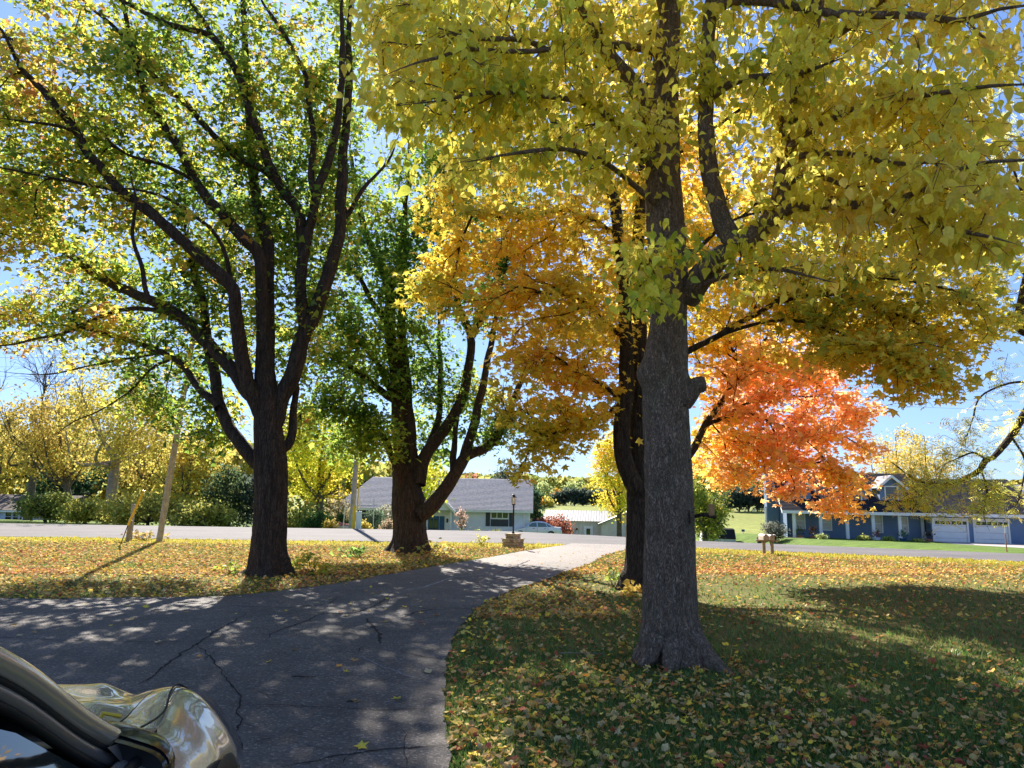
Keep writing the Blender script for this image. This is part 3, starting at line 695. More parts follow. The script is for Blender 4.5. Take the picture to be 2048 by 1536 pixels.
Z4 = [(1130, 640, 150, 150, 13.2, 1.9, 260), (1060, 780, 90, 110, 13.0, 1.5, 120), (1165, 800, 75, 100, 13.4, 1.3, 100), (1075, 900, 60, 55, 13.0, .8, 40), (1040, 955, 22, 20, 12.6, .3, 7), (1130, 905, 28, 22, 12.8, .4, 6), (950, 570, 130, 110, 12.4, 1.4, 110), (860, 590, 75, 50, 12.2, .8, 30),
      (1000, 430, 180, 120, 12.8, 1.8, 170), (1180, 430, 150, 150, 13.4, 1.6, 150), (1080, 250, 170, 130, 13.2, 1.8, 90), (1350, 420, 140, 180, 15.0, 2.0, 190), (1500, 330, 220, 200, 15, 2.4, 230), (1500, 560, 170, 120, 14.5, 2.0, 190), (1680, 560, 190, 110, 12.8, 1.8, 210),
      (1760, 690, 170, 90, 12.2, 1.3, 170), (1850, 745, 110, 75, 11.6, 1.0, 90), (1640, 690, 130, 80, 13.5, 1.6, 110), (1470, 740, 110, 100, 17.0, 1.8, 190), (1470, 900, 95, 90, 16.5, 1.7, 210), (1560, 770, 140, 80, 17.8, 2.0, 210), (1640, 860, 95, 40, 17.5, 1.5, 100), (1520, 890, 90, 30, 17.0, 1.4, 80), (1600, 945, 110, 26, 17.0, 1.4, 90), (1710, 820, 60, 40, 18, 1.2, 50), (1742, 905, 34, 24, 17.4, .8, 22), (1690, 960, 48, 24, 16.8, .8, 36), (1660, 1010, 40, 24, 16.6, .7, 30), (1690, 1050, 22, 20, 16.5, .4, 12), (1560, 990, 40, 20, 16.6, .6, 18), (1460, 960, 40, 20, 16.4, .6, 16), (1640, 720, 100, 60, 18, 1.5, 80),
      (1930, 640, 120, 90, 12.2, 1.4, 90), (1880, 480, 200, 120, 13, 2, 120), (1700, 250, 300, 180, 15, 2.4, 150), (1300, 100, 260, 220, 15.5, 2.6, 190), (1100, -50, 300, 160, 14, 2.4, 110), (1400, -250, 500, 250, 15.5, 3, 240), (1350, 640, 70, 70, 16.6, 1, 30), (1410, 640, 80, 80, 17, 1.2, 50), (1850, 600, 160, 110, 17, 2, 90), (1500, 450, 260, 140, 18.5, 1.6, 140), (1200, 620, 130, 110, 18.5, 1.8, 130), (1250, 450, 160, 120, 19, 2, 110), (1330, 560, 100, 100, 20, 1.8, 90), (1720, 640, 170, 90, 17, 1.6, 110), (1800, 420, 220, 130, 17.5, 2, 110)]
spec4 = dict(n=11.5, tips=1.25, shape='maple', size=.12, mode='flat', mat=M['leaf'], color=c4, sig=(.15, .15, .07), back=.5, tilt=.6)
build_tree('maple_tree', 'twin-stemmed maple turning gold on the left and orange on the right', B4, tr4, L4, Z4, spec4, M['bark_brown'], 41, 300, rt=.0035, rmax=.035, flare=(.22, .22, 5, 2.0), nseg=72, ridge=.014, tstep=.05)

# --- big dark tree on the left
B1 = (-4.93, 15.1, 0.0)
tr1 = [(-4.93, 15.1, -.1, .44), (-4.93, 15.1, .15, .38), on(538, 1100, 15.1, .345), on(541, 1030, 15.1, .33), on(543, 975, 15.1, .33), on(541, 920, 15.1, .33), on(537, 860, 15.1, .29), on(533, 800, 15.1, .24), on(530, 740, 15.15, .20), on(531, 680, 15.2, .18), on(532, 571, 15.3, .155), on(534, 485, 15.4, .13), on(520, 434, 15.5, .115), on(510, 380, 15.6, .1), on(500, 260, 15.8, .085), on(490, 80, 16, .06), on(480, -150, 16.2, .035)]
def c1(pos, tip, rng):
    x, y, z = proj(tip); nz = tile_noise(tip, 1.3, 9)
    f = .27 + .6 * nz + .24 * smooth(330, 60, x) + .10 * smooth(300, 0, y)
    return palette([(.04, .10, .010), (.11, .21, .015), (.34, .42, .025), (.60, .52, .035), (.66, .36, .05), (.42, .15, .04)], rng, len(pos), field=f, spread=.17, val=.3)
L1 = [
 px_path([(528, 800), (505, 793), (467, 742), (437, 708), (402, 673), (361, 632), (300, 600), (262, 582), (212, 558), (150, 519), (102, 478), (68, 444), (0, 400), (-80, 350)], 15, 17.0, 0.157, 0.034), px_path([(345, 630), (300, 620), (250, 618), (187, 640), (125, 667), (12, 690), (-60, 700)], 15.8, 18.0, 0.056, 0.016),
 px_path([(522, 935), (505, 912), (480, 885), (454, 854), (437, 817), (430, 742), (420, 707), (406, 605), (392, 564), (380, 500), (370, 430)], 15.2, 16.2, 0.146, 0.047), px_path([(437, 817), (400, 775), (368, 731), (334, 707), (300, 694), (250, 677), (187, 660), (125, 650), (60, 640)], 15.3, 18.2, 0.084, 0.020), px_path([(390, 760), (330, 705), (300, 710), (230, 722), (160, 735), (90, 748), (0, 745)], 16.2, 18.6, 0.039, 0.011), px_path([(345, 715), (300, 740), (255, 785), (200, 820), (140, 850), (90, 885)], 16.6, 18.4, 0.034, 0.008),
 px_path([(522, 830), (498, 769), (484, 708), (471, 622), (467, 581), (437, 547), (402, 516), (351, 468), (300, 427), (284, 417), (239, 379), (205, 335), (171, 297), (154, 263), (120, 219), (79, 171), (44, 137), (20, 96), (0, 62), (-60, -20)], 15, 12.6, 0.157, 0.034),
 px_path([(530, 700), (524, 600), (519, 513), (491, 479), (461, 451), (437, 420), (416, 400), (393, 359), (359, 297), (342, 273), (318, 232), (300, 205), (270, 120), (250, 20), (220, -100)], 15.1, 14.0, 0.146, 0.034),
 px_path([(608, 506), (595, 427), (564, 383), (540, 335), (526, 284), (496, 212), (472, 147), (444, 96), (420, 68), (342, 51), (273, 20), (222, -10), (150, -60)], 15.5, 14.0, 0.123, 0.027), px_path([(444, 96), (415, 50), (380, 0), (340, -100)], 14.8, 14.5, 0.056, 0.020),
 px_path([(560, 376), (520, 335), (478, 314), (410, 256), (369, 208), (308, 150), (239, 68), (212, 41), (178, 10), (120, -60)], 15.3, 13.6, 0.078, 0.020),
 px_path([(546, 850), (560, 800), (590, 742), (608, 673), (635, 610), (659, 537), (676, 485), (681, 410), (687, 300), (695, 180), (700, 40), (705, -120)], 15.1, 16.4, 0.190, 0.041), px_path([(610, 665), (601, 600), (602, 540), (608, 506), (632, 393), (656, 325), (673, 239), (683, 137), (685, 50), (686, -90)], 15.3, 15.6, 0.134, 0.034),
 px_path([(690, 434), (728, 376), (770, 331), (800, 270)], 15.9, 16.6, 0.056, 0.016), px_path([(632, 393), (625, 359), (622, 273), (615, 188), (605, 137), (581, 85), (547, 34), (523, 0), (490, -80)], 15.4, 14.8, 0.078, 0.020),
 px_path([(467, 581), (455, 520), (430, 470), (400, 440), (340, 400), (270, 380), (180, 370)], 14.8, 13.4, 0.050, 0.014), px_path([(560, 900), (580, 870), (590, 810), (592, 770), (580, 730)], 15.1, 15.8, 0.101, 0.041), px_path([(239, 379), (180, 370), (110, 360), (50, 345), (-40, 330)], 13.8, 12.6, 0.039, 0.014), px_path([(300, 602), (280, 540), (265, 470), (270, 400), (260, 330)], 13.8, 13.4, 0.050, 0.014), px_path([(154, 263), (120, 250), (60, 245), (0, 240)], 13.3, 12.4, 0.034, 0.014), px_path([(393, 359), (330, 330), (250, 310), (180, 240)], 14.6, 13.4, 0.045, 0.014)]
Z1 = [(160, 150, 240, 190, 14.5, 1.9, 270), (430, 150, 230, 190, 15.5, 1.9, 250), (130, 400, 210, 150, 15.1, 1.8, 170), (370, 400, 200, 150, 15.7, 1.8, 190), (560, 330, 150, 230, 16.3, 1.6, 180), (60, 640, 130, 75, 17.9, 1.4, 80), (270, 600, 170, 110, 17.1, 1.7, 140), (430, 620, 130, 130, 16.3, 1.5, 130),
      (600, 600, 110, 150, 16.5, 1.3, 100), (330, 780, 110, 75, 17.5, 1.2, 70), (420, 850, 80, 75, 16.9, 1.1, 60), (230, 700, 110, 60, 17.7, 1.2, 46), (90, 290, 150, 110, 14.3, 1.2, 90), (30, 430, 90, 90, 15.0, 1.0, 60), (640, 130, 90, 160, 16.9, 1.4, 80), (560, 730, 90, 80, 16.9, 1, 36), (590, 860, 45, 60, 16.5, .6, 14), (180, 560, 120, 60, 19.0, 1.2, 40), (630, 440, 105, 180, 18.1, 1.3, 130), (480, 480, 120, 120, 18.3, 1.2, 70),
      (330, -180, 420, 180, 15.7, 2.6, 260), (-160, 300, 180, 350, 15.0, 2.4, 160), (600, -200, 220, 180, 16.7, 2.4, 130), (640, 300, 60, 150, 17.1, .8, 40), (-200, 560, 200, 160, 17.5, 2.0, 110), (640, -420, 300, 160, 17.1, 2.4, 120)]
spec1 = dict(n=14.5, tips=1.45, shape='lobed', size=.13, mode='flat', mat=M['leaf'], color=c1, sig=(.2, .2, .14), back=.55, tilt=.7)
build_tree('shade_tree', 'big dark-barked tree with fanning limbs, green and yellow leaves, at the left lawn edge', B1, tr1, L1, Z1, spec1, M['bark_brown'], 11, 300, rt=.0036, rmax=.04, flare=(.26, .30, 5, .9), nseg=72, ridge=.016, tstep=.05)

# --- many-limbed green tree by the lamp post
B2 = (-2.95, 21.5, 0.0)
tr2 = [(-2.95, 21.5, -.1, .62), (-2.95, 21.5, .15, .52), on(820, 1075, 21.5, .48), on(819, 1045, 21.5, .47), on(818, 1010, 21.5, .49), on(812, 975, 21.5, .40), on(803, 940, 21.5, .26), on(798, 900, 21.5, .22), on(796, 810, 21.6, .19), on(789, 725, 21.7, .17), on(779, 656, 21.8, .16), on(781, 605, 21.9, .14), on(776, 571, 22, .13), on(760, 530, 22, .11), on(737, 480, 22.1, .09), on(720, 420, 22.2, .07), on(700, 300, 22.3, .04)]
def c2(pos, tip, rng):
    x, y, z = proj(tip); nz = tile_noise(tip, 1.4, 13)
    f = .38 + .6 * nz
    return palette([(.04, .11, .012), (.09, .20, .018), (.20, .32, .025), (.38, .42, .03), (.45, .28, .03)], rng, len(pos), field=f, spread=.14, val=.26)
L2 = [
 px_path([(829, 1000), (826, 960), (823, 923), (813, 776), (803, 639), (806, 502), (809, 451), (815, 360), (820, 260)], 21.5, 22.2, .21, .04), px_path([(779, 590), (800, 530), (830, 461), (850, 400), (870, 330)], 21.9, 22.5, .08, .03), px_path([(790, 800), (778, 793), (727, 752), (676, 721), (625, 700), (580, 690)], 21.5, 20.2, .12, .02), px_path([(793, 800), (785, 786), (761, 735), (710, 673), (680, 655), (642, 678)], 21.6, 20.8, .10, .02),
 px_path([(780, 650), (744, 598), (710, 547), (679, 523), (640, 500)], 21.8, 21, .10, .02), px_path([(838, 970), (847, 923), (881, 871), (915, 820), (932, 769), (942, 707), (940, 665), (915, 605), (908, 571), (890, 500), (880, 430)], 21.4, 21.8, .20, .04), px_path([(940, 668), (966, 640), (983, 591), (997, 554), (1010, 480), (1020, 400)], 21.6, 22, .10, .03),
 px_path([(838, 1030), (860, 1015), (888, 980), (915, 940), (932, 914), (958, 905), (985, 884), (1005, 850), (1040, 770), (1070, 700), (1090, 620)], 21.2, 20.4, .26, .03, .7), px_path([(925, 925), (932, 900), (949, 844), (970, 759), (985, 680), (1000, 600), (1015, 500)], 21.0, 21.4, .15, .03), px_path([(908, 950), (906, 915), (910, 880), (918, 830), (926, 790)], 21.1, 21.6, .11, .05),
 px_path([(846, 930), (866, 870), (877, 827), (879, 742), (877, 660), (880, 570)], 21.7, 22.6, .12, .03), px_path([(878, 735), (850, 690), (823, 656), (800, 640)], 22.2, 22.8, .045, .015), px_path([(800, 975), (790, 935), (770, 880), (750, 850)], 21.2, 20.6, .14, .06), px_path([(770, 880), (735, 840), (690, 820), (640, 810)], 20.7, 20, .05, .012)]
Z2 = [(760, 590, 130, 130, 21.4, 1.8, 150), (880, 540, 140, 140, 22, 1.8, 170), (860, 410, 170, 110, 22, 2, 130), (700, 760, 90, 80, 20.6, 1.2, 70), (740, 870, 70, 55, 20.4, .8, 60), (800, 720, 100, 90, 21.8, 1.3, 80), (890, 780, 70, 110, 22.2, 1.1, 60), (1000, 560, 90, 110, 21.8, 1.2, 70),
      (1000, 850, 60, 50, 20.6, .7, 24), (650, 650, 80, 90, 20.8, 1.2, 60), (970, 830, 50, 70, 22, .9, 20), (690, 900, 70, 30, 20.6, .7, 24), (860, 880, 50, 50, 22.6, .8, 26), (870, 200, 230, 160, 22.2, 2.4, 180), (850, -40, 260, 160, 22.6, 2.8, 170), (950, 350, 150, 90, 22.2, 1.6, 60), (640, 820, 60, 50, 20.2, .8, 30), (700, 430, 100, 120, 21.5, 1.6, 80)]
spec2 = dict(n=19, tips=1.5, shape='lobed', size=.14, mode='flat', mat=M['leaf'], color=c2, sig=(.22, .22, .15), back=.6, tilt=.7)
build_tree('broad_maple', 'thick-trunked tree splitting into many limbs, green leaves, beside the lamp post', B2, tr2, L2, Z2, spec2, M['bark_brown'], 21, 200, rt=.0042, rmax=.05, flare=(.22, .42, 4, .3), nseg=84, ridge=.02, tstep=.055)

# --- airy tree at the right edge of the yard, trunk just outside the picture
B5 = (12.9, 16.0, 0.0)
tr5 = [(12.9, 16, -.1, .3), (12.9, 16, .2, .27), (12.85, 16, 1.5, .23), (12.6, 16, 3.0, .2), (12.5, 16.1, 5, .16), (12.6, 16.2, 7.5, .12), (12.7, 16.2, 10, .06)]
L5 = [px_path([(2170, 800), (2090, 690), (2040, 655), (2042, 600), (2060, 520), (2050, 400), (2010, 300)], 16, 15.2, .13, .03), px_path([(2180, 760), (2100, 770), (2027, 860), (2004, 892), (1987, 913), (1973, 920), (1962, 939), (1934, 955), (1908, 962), (1872, 969), (1830, 960), (1780, 925)], 15.9, 14.6, .10, .012), px_path([(1975, 918), (1950, 908), (1920, 915), (1890, 930)], 15, 14.3, .025, .008),
      px_path([(1870, 969), (1840, 1000), (1820, 1030)], 14.7, 14.4, .012, .005), px_path([(2100, 770), (2040, 765), (1990, 780), (1960, 800), (1940, 850), (1930, 890)], 15.9, 14.9, .03, .008), px_path([(2020, 870), (2050, 920), (2040, 980), (2020, 1030)], 15.3, 14.8, .025, .007), px_path([(1962, 940), (1975, 980), (1968, 1030), (1980, 1060)], 14.9, 14.5, .02, .006), px_path([(2140, 640), (2060, 560), (1990, 480), (1930, 420)], 16, 15, .05, .012)]
def c5(pos, tip, rng):
    return palette([(.30, .42, .05), (.56, .58, .06), (.80, .70, .07), (.85, .55, .08)], rng, len(pos), field=.45 + .5 * tile_noise(tip, .9, 15), spread=.16, val=.2)
Z5 = [(1900, 990, 120, 55, 14.6, .7, 75), (1830, 960, 60, 50, 14.6, .6, 20), (1990, 1000, 80, 60, 14.8, .7, 38), (1960, 860, 90, 60, 15, .8, 26), (2030, 800, 60, 110, 15.4, .8, 30), (1880, 900, 70, 50, 14.8, .6, 18), (2000, 560, 80, 100, 15.5, 1.2, 50), (1990, 300, 100, 170, 15.6, 1.6, 70), (2250, 500, 250, 400, 16, 2.5, 220), (2150, 900, 120, 120, 15.5, 1.2, 50), (1800, 1010, 40, 30, 14.5, .4, 12)]
spec5 = dict(n=6.5, shape='leaflet', size=.17, mode='flat', mat=M['leaf'], color=c5, sig=(.16, .16, .10), back=.45, tilt=.7)
build_tree('airy_tree', 'feathery yellow-green tree whose branches hang in from the right edge', B5, tr5, L5, Z5, spec5, M['bark_brown'], 51, 60, rt=.0035, rmax=.03, flare=(.25, .25, 5, 0), nseg=40, ridge=.012, tstep=.08)
# ---------------------------------------------------------------- materials of the built things
M['siding_grey'] = m_plain('grey_blue_siding', (.70, .72, .78), .7, .08, 1.5)
M['siding_blue'] = m_plain('slate_blue_siding', (.14, .205, .315), .65, .1, 1.5)
M['roof_grey'] = m_plain('grey_shingle', (.30, .29, .315), .9, .35, 5, bump=.3)
M['roof_dark'] = m_plain('charcoal_shingle', (.035, .033, .04), .95, .4, 5, bump=.3, spec=.1)
M['roof_brown'] = m_plain('brown_shingle', (.13, .10, .085), .95, .35, 5, bump=.3)
M['white'] = m_plain('white_paint', (.78, .77, .75), .5, .06, 3)
M['shutter'] = m_plain('dark_shutter', (.05, .055, .065), .6, .15, 4)
M['door_blue'] = m_plain('blue_door_paint', (.02, .09, .22), .4, .1, 4)
M['glass_dark'] = m_plain('window_glass', (.02, .025, .03), .04, .1, 2, spec=.8)
M['curtain'] = m_plain('drawn_blind', (.62, .58, .50), .8, .12, 3)
M['metal_tan'] = m_plain('tan_steel_cladding', (.62, .58, .50), .55, .08, 2)
M['metal_roof'] = m_plain('pale_steel_roof', (.28, .26, .24), .5, .1, 2, spec=.4)
M['black_iron'] = m_plain('black_iron', (.012, .012, .014), .4, .3, 8)
M['wood_old'] = m_plain('weathered_wood', (.27, .22, .17), .85, .35, 14, bump=.4)
M['wood_grey'] = m_plain('silvery_pole_wood', (.36, .32, .28), .9, .3, 7, bump=.5)
M['wood_orange'] = m_plain('cedar_block', (.42, .22, .09), .8, .25, 14, bump=.3)
M['yellow_plastic'] = m_plain('yellow_guard', (.75, .47, .03), .45, .1, 4)
M['planter'] = m_plain('pale_planter', (.6, .55, .5), .8, .15, 5)
M['stone_a'] = m_plain('buff_stone', (.42, .32, .20), .85, .3, 9, bump=.6)
M['stone_b'] = m_plain('brown_stone', (.30, .215, .135), .85, .3, 9, bump=.6)
M['stone_c'] = m_plain('pale_stone', (.52, .43, .31), .85, .3, 9, bump=.6)
M['mortar'] = m_plain('mortar', (.22, .19, .16), .95, .2, 12)
M['terracotta'] = m_plain('terracotta', (.40, .16, .09), .8, .2, 6)
M['rubber'] = m_plain('tyre_rubber', (.02, .02, .02), .7, .2, 9)
M['chrome'] = m_plain('alloy', (.6, .6, .62), .25, .05, 5, metal=.9)
M['red_lens'] = m_plain('red_lens', (.5, .02, .02), .15, .1, 5, spec=.6)
M['cream'] = m_plain('cream_wall', (.55, .48, .36), .8, .1, 2)

class Fr:
    """wall frame: s along the wall, d backwards into the building, z up"""
    def __init__(s, p0, p1):
        s.o = np.array(p0, float); d = np.array(p1, float) - s.o; s.L = float(np.linalg.norm(d)); s.a = d / s.L; s.n = np.array([-s.a[1], s.a[0]])
    def __call__(s, u, d, z): q = s.o + s.a * u + s.n * d; return (q[0], q[1], z)
    def survey(s, px, py, d=0.0):
        r = ray(px, py); o = s.o + s.n * d
        t = np.dot(o - EYE[:2], s.n) / np.dot(r[:2], s.n); q = EYE + r * t
        return float(np.dot(q[:2] - s.o, s.a)), float(q[2])
def lap_wall(name, fr, parent, mat, s0, s1, z0, z1, d=0, step=.14, holes=(), lip=.014, top=None):
    """clapboard wall with openings; top(s) may limit the height (gables)"""
    mb = MB(fr); n = max(1, int(round((z1 - z0) / step))); h = (z1 - z0) / n
    for k in range(n):
        a, b = z0 + k * h, z0 + (k + 1) * h; spans = [(s0, s1)]
        if top:
            L, Rr = top((a + b) / 2); spans = [(L, Rr)]
            if Rr - L < .05: continue
        for (h0, h1, g0, g1) in holes:
            if b <= g0 + .01 or a >= g1 - .01: continue
            ns = []
            for p, q in spans:
                if h1 <= p or h0 >= q: ns.append((p, q)); continue
                if h0 > p: ns.append((p, h0))
                if h1 < q: ns.append((h1, q))
            spans = ns
        for p, q in spans:
            mb.poly([(p, d - lip, a), (q, d - lip, a), (q, d, b), (p, d, b)]); mb.poly([(p, d, a), (q, d, a), (q, d - lip, a), (p, d - lip, a)])
    return mb.build(name, mat, parent)
def courses(name, parent, mat, e0, e1, r0, r1, n=22, lip=.025, thick=.12):
    """shingle slope from eave e0-e1 up to ridge r0-r1, stepped course by course"""
    e0, e1, r0, r1 = [np.array(q, float) for q in (e0, e1, r0, r1)]; mb = MB()
    nrm = np.cross(e1 - e0, r0 - e0); nrm /= np.linalg.norm(nrm)
    if nrm[2] < 0: nrm = -nrm
    for k in range(n):
        u0, u1 = k / n, (k + 1) / n
        a, b = e0 + (r0 - e0) * u0 + nrm * lip, e1 + (r1 - e1) * u0 + nrm * lip; c, d = e1 + (r1 - e1) * u1 + nrm * .004, e0 + (r0 - e0) * u1 + nrm * .004
        mb.poly([a, b, c, d]); mb.poly([a - nrm * lip * .9, b - nrm * lip * .9, b, a])
    dn = -nrm * thick
    mb.poly([e0 + dn, r0 + dn, r1 + dn, e1 + dn]); mb.poly([e0 + dn, e1 + dn, e1, e0]); mb.poly([e0, r0, r0 + dn, e0 + dn]); mb.poly([e1, e1 + dn, r1 + dn, r1])
    return mb.build(name, mat, parent)
def window(fr, parent, s0, s1, z0, z1, d=0, panes=(1, 1), frame=.07, glass='glass_dark', fm='white', dep=.06):
    mb = MB(fr); f = frame
    mb.box(s0 - f, s1 + f, d - dep, d + .03, z0 - f, z0); mb.box(s0 - f, s1 + f, d - dep, d + .03, z1, z1 + f)
    mb.box(s0 - f, s0, d - dep + .002, d + .03, z0, z1); mb.box(s1, s1 + f, d - dep + .002, d + .03, z0, z1)
    nx, nz = panes
    for k in range(1, nx): s = s0 + (s1 - s0) * k / nx; mb.box(s - f * .4, s + f * .4, d - dep + .01, d + .03, z0, z1)
    for k in range(1, nz): z = z0 + (z1 - z0) * k / nz; mb.box(s0, s1, d - dep + .013, d + .03, z - f * .35, z + f * .35)
    w = mb.build('window', M[fm], parent)
    for i in range(nx):
        for j in range(nz):
            m2 = MB(fr); a, b = s0 + (s1 - s0) * i / nx + .01, s0 + (s1 - s0) * (i + 1) / nx - .01; c, e = z0 + (z1 - z0) * j / nz + .01, z0 + (z1 - z0) * (j + 1) / nz - .01
            m2.box(a, b, d + .004, d + .02, c, e); m2.build('pane', M[glass] if not isinstance(glass, (list, tuple)) else M[glass[j]], w)
    return w
def part(name, mat, parent, fr, boxes, smooth=False, bev=0):
    mb = MB(fr)
    for b in boxes: mb.bbox(*b, b=bev) if bev else mb.box(*b)
    return mb.build(name, M[mat] if isinstance(mat, str) else mat, parent, smooth)

# ---------------------------------------------------------------- grey-blue ranch house across the road
fr = Fr((-15.75, 66.6), (1.78, 66.0)); zf = -2.3; ze = .62; Lh = fr.L; D = 9.6; zr = 3.45
hs = thing('ranch_house', 'grey-blue house with long grey shingle roof and blue front door, across the road', 'house', fr(Lh / 2, D / 2, zf))
S = lambda px, py, d=0: fr.survey(px, py, d)
wA = (S(714, 1025)[0], S(742, 1025)[0]); wB = (S(983, 1025)[0], S(1016, 1025)[0])
zA1, zA0 = S(728, 1011)[1], S(728, 1025)[1]; zB1, zB0 = S(1000, 1020)[1], S(1000, 1036)[1]
g0, g1 = S(838, 1020)[0], S(906, 1020)[0]
lap_wall('wall', fr, hs, M['siding_grey'], 0, Lh, zf, ze + .05, step=.13, holes=[(wA[0], wA[1], zA0, zA1), (wB[0], wB[1], zB0, zB1), (g0 + .05, g1 - .05, zf, 2.2)])
mb = MB(fr)                                       # side and rear walls with gable tops
mb.poly([(0, 0, zf), (0, D, zf), (0, D, ze), (0, 0, ze)]); mb.poly([(Lh, 0, zf), (Lh, D, zf), (Lh, D, ze), (Lh, D / 2, zr - .15), (Lh, 0, ze)])
mb.poly([(0, D, zf), (Lh, D, zf), (Lh, D, ze), (0, D, ze)]); mb.build('gable_wall', M['siding_grey'], hs)
ov = .45; zo = ze - .12
hp = 1.9                                          # the left end is hipped
courses('roof', hs, M['roof_grey'], fr(-.35, -ov, zo), fr(Lh + .35, -ov, zo), fr(hp, D / 2, zr), fr(Lh + .35, D / 2, zr), 26)
courses('roof', hs, M['roof_grey'], fr(Lh + .35, D + ov, zo), fr(-.35, D + ov, zo), fr(Lh + .35, D / 2, zr), fr(hp, D / 2, zr), 26)
courses('roof', hs, M['roof_grey'], fr(-.35, D + ov, zo), fr(-.35, -ov, zo), fr(hp, D / 2 + .02, zr), fr(hp, D / 2 - .02, zr), 20)
part('fascia', 'white', hs, fr, [(-.36, g0, -ov - .03, -ov + .05, zo - .22, zo - .02), (g1, Lh + .36, -ov - .03, -ov + .05, zo - .22, zo - .02)])
part('soffit', 'white', hs, fr, [(-.34, g0, -ov + .05, -.02, zo - .16, zo - .13), (g1, Lh + .34, -ov + .05, -.02, zo - .16, zo - .13)])
for (a, b), z0, z1, n in ((wA, zA0, zA1, 3), (wB, zB0, zB1, 3)):
    window(fr, hs, a, b, z0, z1, panes=(n, 1), frame=.08)
    part('panel_below_window', 'shutter', hs, fr, [(a - .05, b + .05, -.05, 0, z0 - .75, z0 - .12)])
    for q in (a - .52, b + .12): part('shutter', 'shutter', hs, fr, [(q, q + .4, -.05, 0, z0 - .75, z1 + .08)])
for s in (0, Lh): part('corner_board', 'white', hs, fr, [(s - .08, s + .08, -.06, .05, zf, zo - .13)])
part('downpipe', 'white', hs, fr, [(Lh - .5, Lh - .4, -.12, -.03, zf, zo - .2)])
# entry gable
gm = (g0 + g1) / 2; hw = (g1 - g0) / 2; zg = S(872, 984, -1.0)[1]; dp = -1.0
lap_wall('entry_gable', fr, hs, M['siding_grey'], g0, g1, zo - .1, zg, d=dp, step=.13, top=lambda z: (g0 + hw * max(0, (z - zo) / (zg - zo)), g1 - hw * max(0, (z - zo) / (zg - zo))))
lap_wall('entry_wall', fr, hs, M['siding_grey'], g0, g1, zf, zo, d=-.1, step=.13)
for sg in (-1, 1):
    e = gm + sg * (hw + .35)
    courses('entry_roof', hs, M['roof_grey'], fr(e, dp - .3, zo - .2), fr(e, 2.6, zo - .2), fr(gm, dp - .3, zg + .15), fr(gm, 2.6, zg + .15), 14)
    mb = MB(fr); mb.poly([(e, dp - .34, zo - .42), (e, dp - .34, zo - .18), (gm, dp - .34, zg + .17), (gm, dp - .34, zg - .07)]); mb.poly([(e, dp - .30, zo - .42), (e, dp - .30, zo - .18), (gm, dp - .30, zg + .17), (gm, dp - .30, zg - .07)][::-1]); mb.build('rake_board', M['white'], hs)
for s in (g0, g1 - .12): part('porch_post', 'white', hs, fr, [(s, s + .12, dp, dp + .12, zf, zo)])
ds = S(868, 1030)[0]
dr = part('front_door', 'door_blue', hs, fr, [(ds - .5, ds + .5, -.16, -.1, zf + .1, zf + 2.15)])
for k in range(2): part('door_pane', 'glass_dark', dr, fr, [(ds - .38 + k * .42, ds - .06 + k * .42, -.175, -.165, zf + 1.0, zf + 1.9)])
part('door_sidelight', 'door_blue', hs, fr, [(ds + .55, ds + 1.0, -.15, -.1, zf + .1, zf + 2.15)]); part('wall_lantern', 'black_iron', hs, fr, [(g1 - .55, g1 - .4, -.22, -.1, zf + 1.6, zf + 1.95)], bev=.02)
rl = thing('porch_railing', 'black iron railing in front of the blue front door', 'railing', fr(gm, dp - .5, zf))
part('top_rail', 'black_iron', rl, fr, [(g0 + .2, g1 - .1, dp - .5, dp - .45, zf + .95, zf + 1.0)])
k = g0 + .2
while k < g1 - .1:
    part('baluster', 'black_iron', rl, fr, [(k, k + .025, dp - .49, dp - .465, zf, zf + .95)]); k += .16
# bicycle behind the railing
bk = thing('bicycle', 'bicycle leaning behind the black porch railing', 'bicycle', fr(g1 - .95, dp - .2, zf))
for q in (g1 - 1.4, g1 - .5):
    mb = MB(fr); mb.tube([(q + .31 * math.cos(a), dp - .2, zf + .33 + .31 * math.sin(a)) for a in np.linspace(0, 2 * math.pi, 20)], .022, 5); mb.build('wheel', M['rubber'], bk)
mb = MB(fr)
for a, b in (((g1 - 1.4, .33), (g1 - 1.2, .8)), ((g1 - 1.2, .8), (g1 - .65, .75)), ((g1 - .65, .75), (g1 - .5, .33)), ((g1 - 1.2, .8), (g1 - .95, .33)), ((g1 - .95, .33), (g1 - .65, .75)), ((g1 - .6, .75), (g1 - .55, 1.0))):
    mb.tube([(a[0], dp - .2, zf + a[1]), (b[0], dp - .2, zf + b[1])], .02, 6)
mb.build('frame', M['shutter'], bk); part('saddle', 'rubber', bk, fr, [(g1 - 1.3, g1 - 1.08, dp - .25, dp - .15, zf + .86, zf + .92)])
# iron fence at the right corner of the house
fp = [fr(Lh + .1, 8.5, 0), fr(Lh + 1.7, 8.3, 0)]
fn = thing('iron_fence', 'short black fence standing right of the grey-blue house', 'fence', (fp[0][0], fp[0][1], zf))
for k in range(9):
    x, y = [fp[0][i] + (fp[1][i] - fp[0][i]) * k / 8 for i in (0, 1)]; mb = MB(); mb.box(x - .03, x + .03, y - .03, y + .03, zf, zf + 1.7 + (.25 if k % 3 == 0 else 0)); mb.build('picket', M['black_iron'], fn)
mb = MB(); mb.tube([(fp[0][0], fp[0][1], zf + 1.5), (fp[1][0], fp[1][1], zf + 1.5)], .025, 6); mb.build('rail', M['black_iron'], fn)

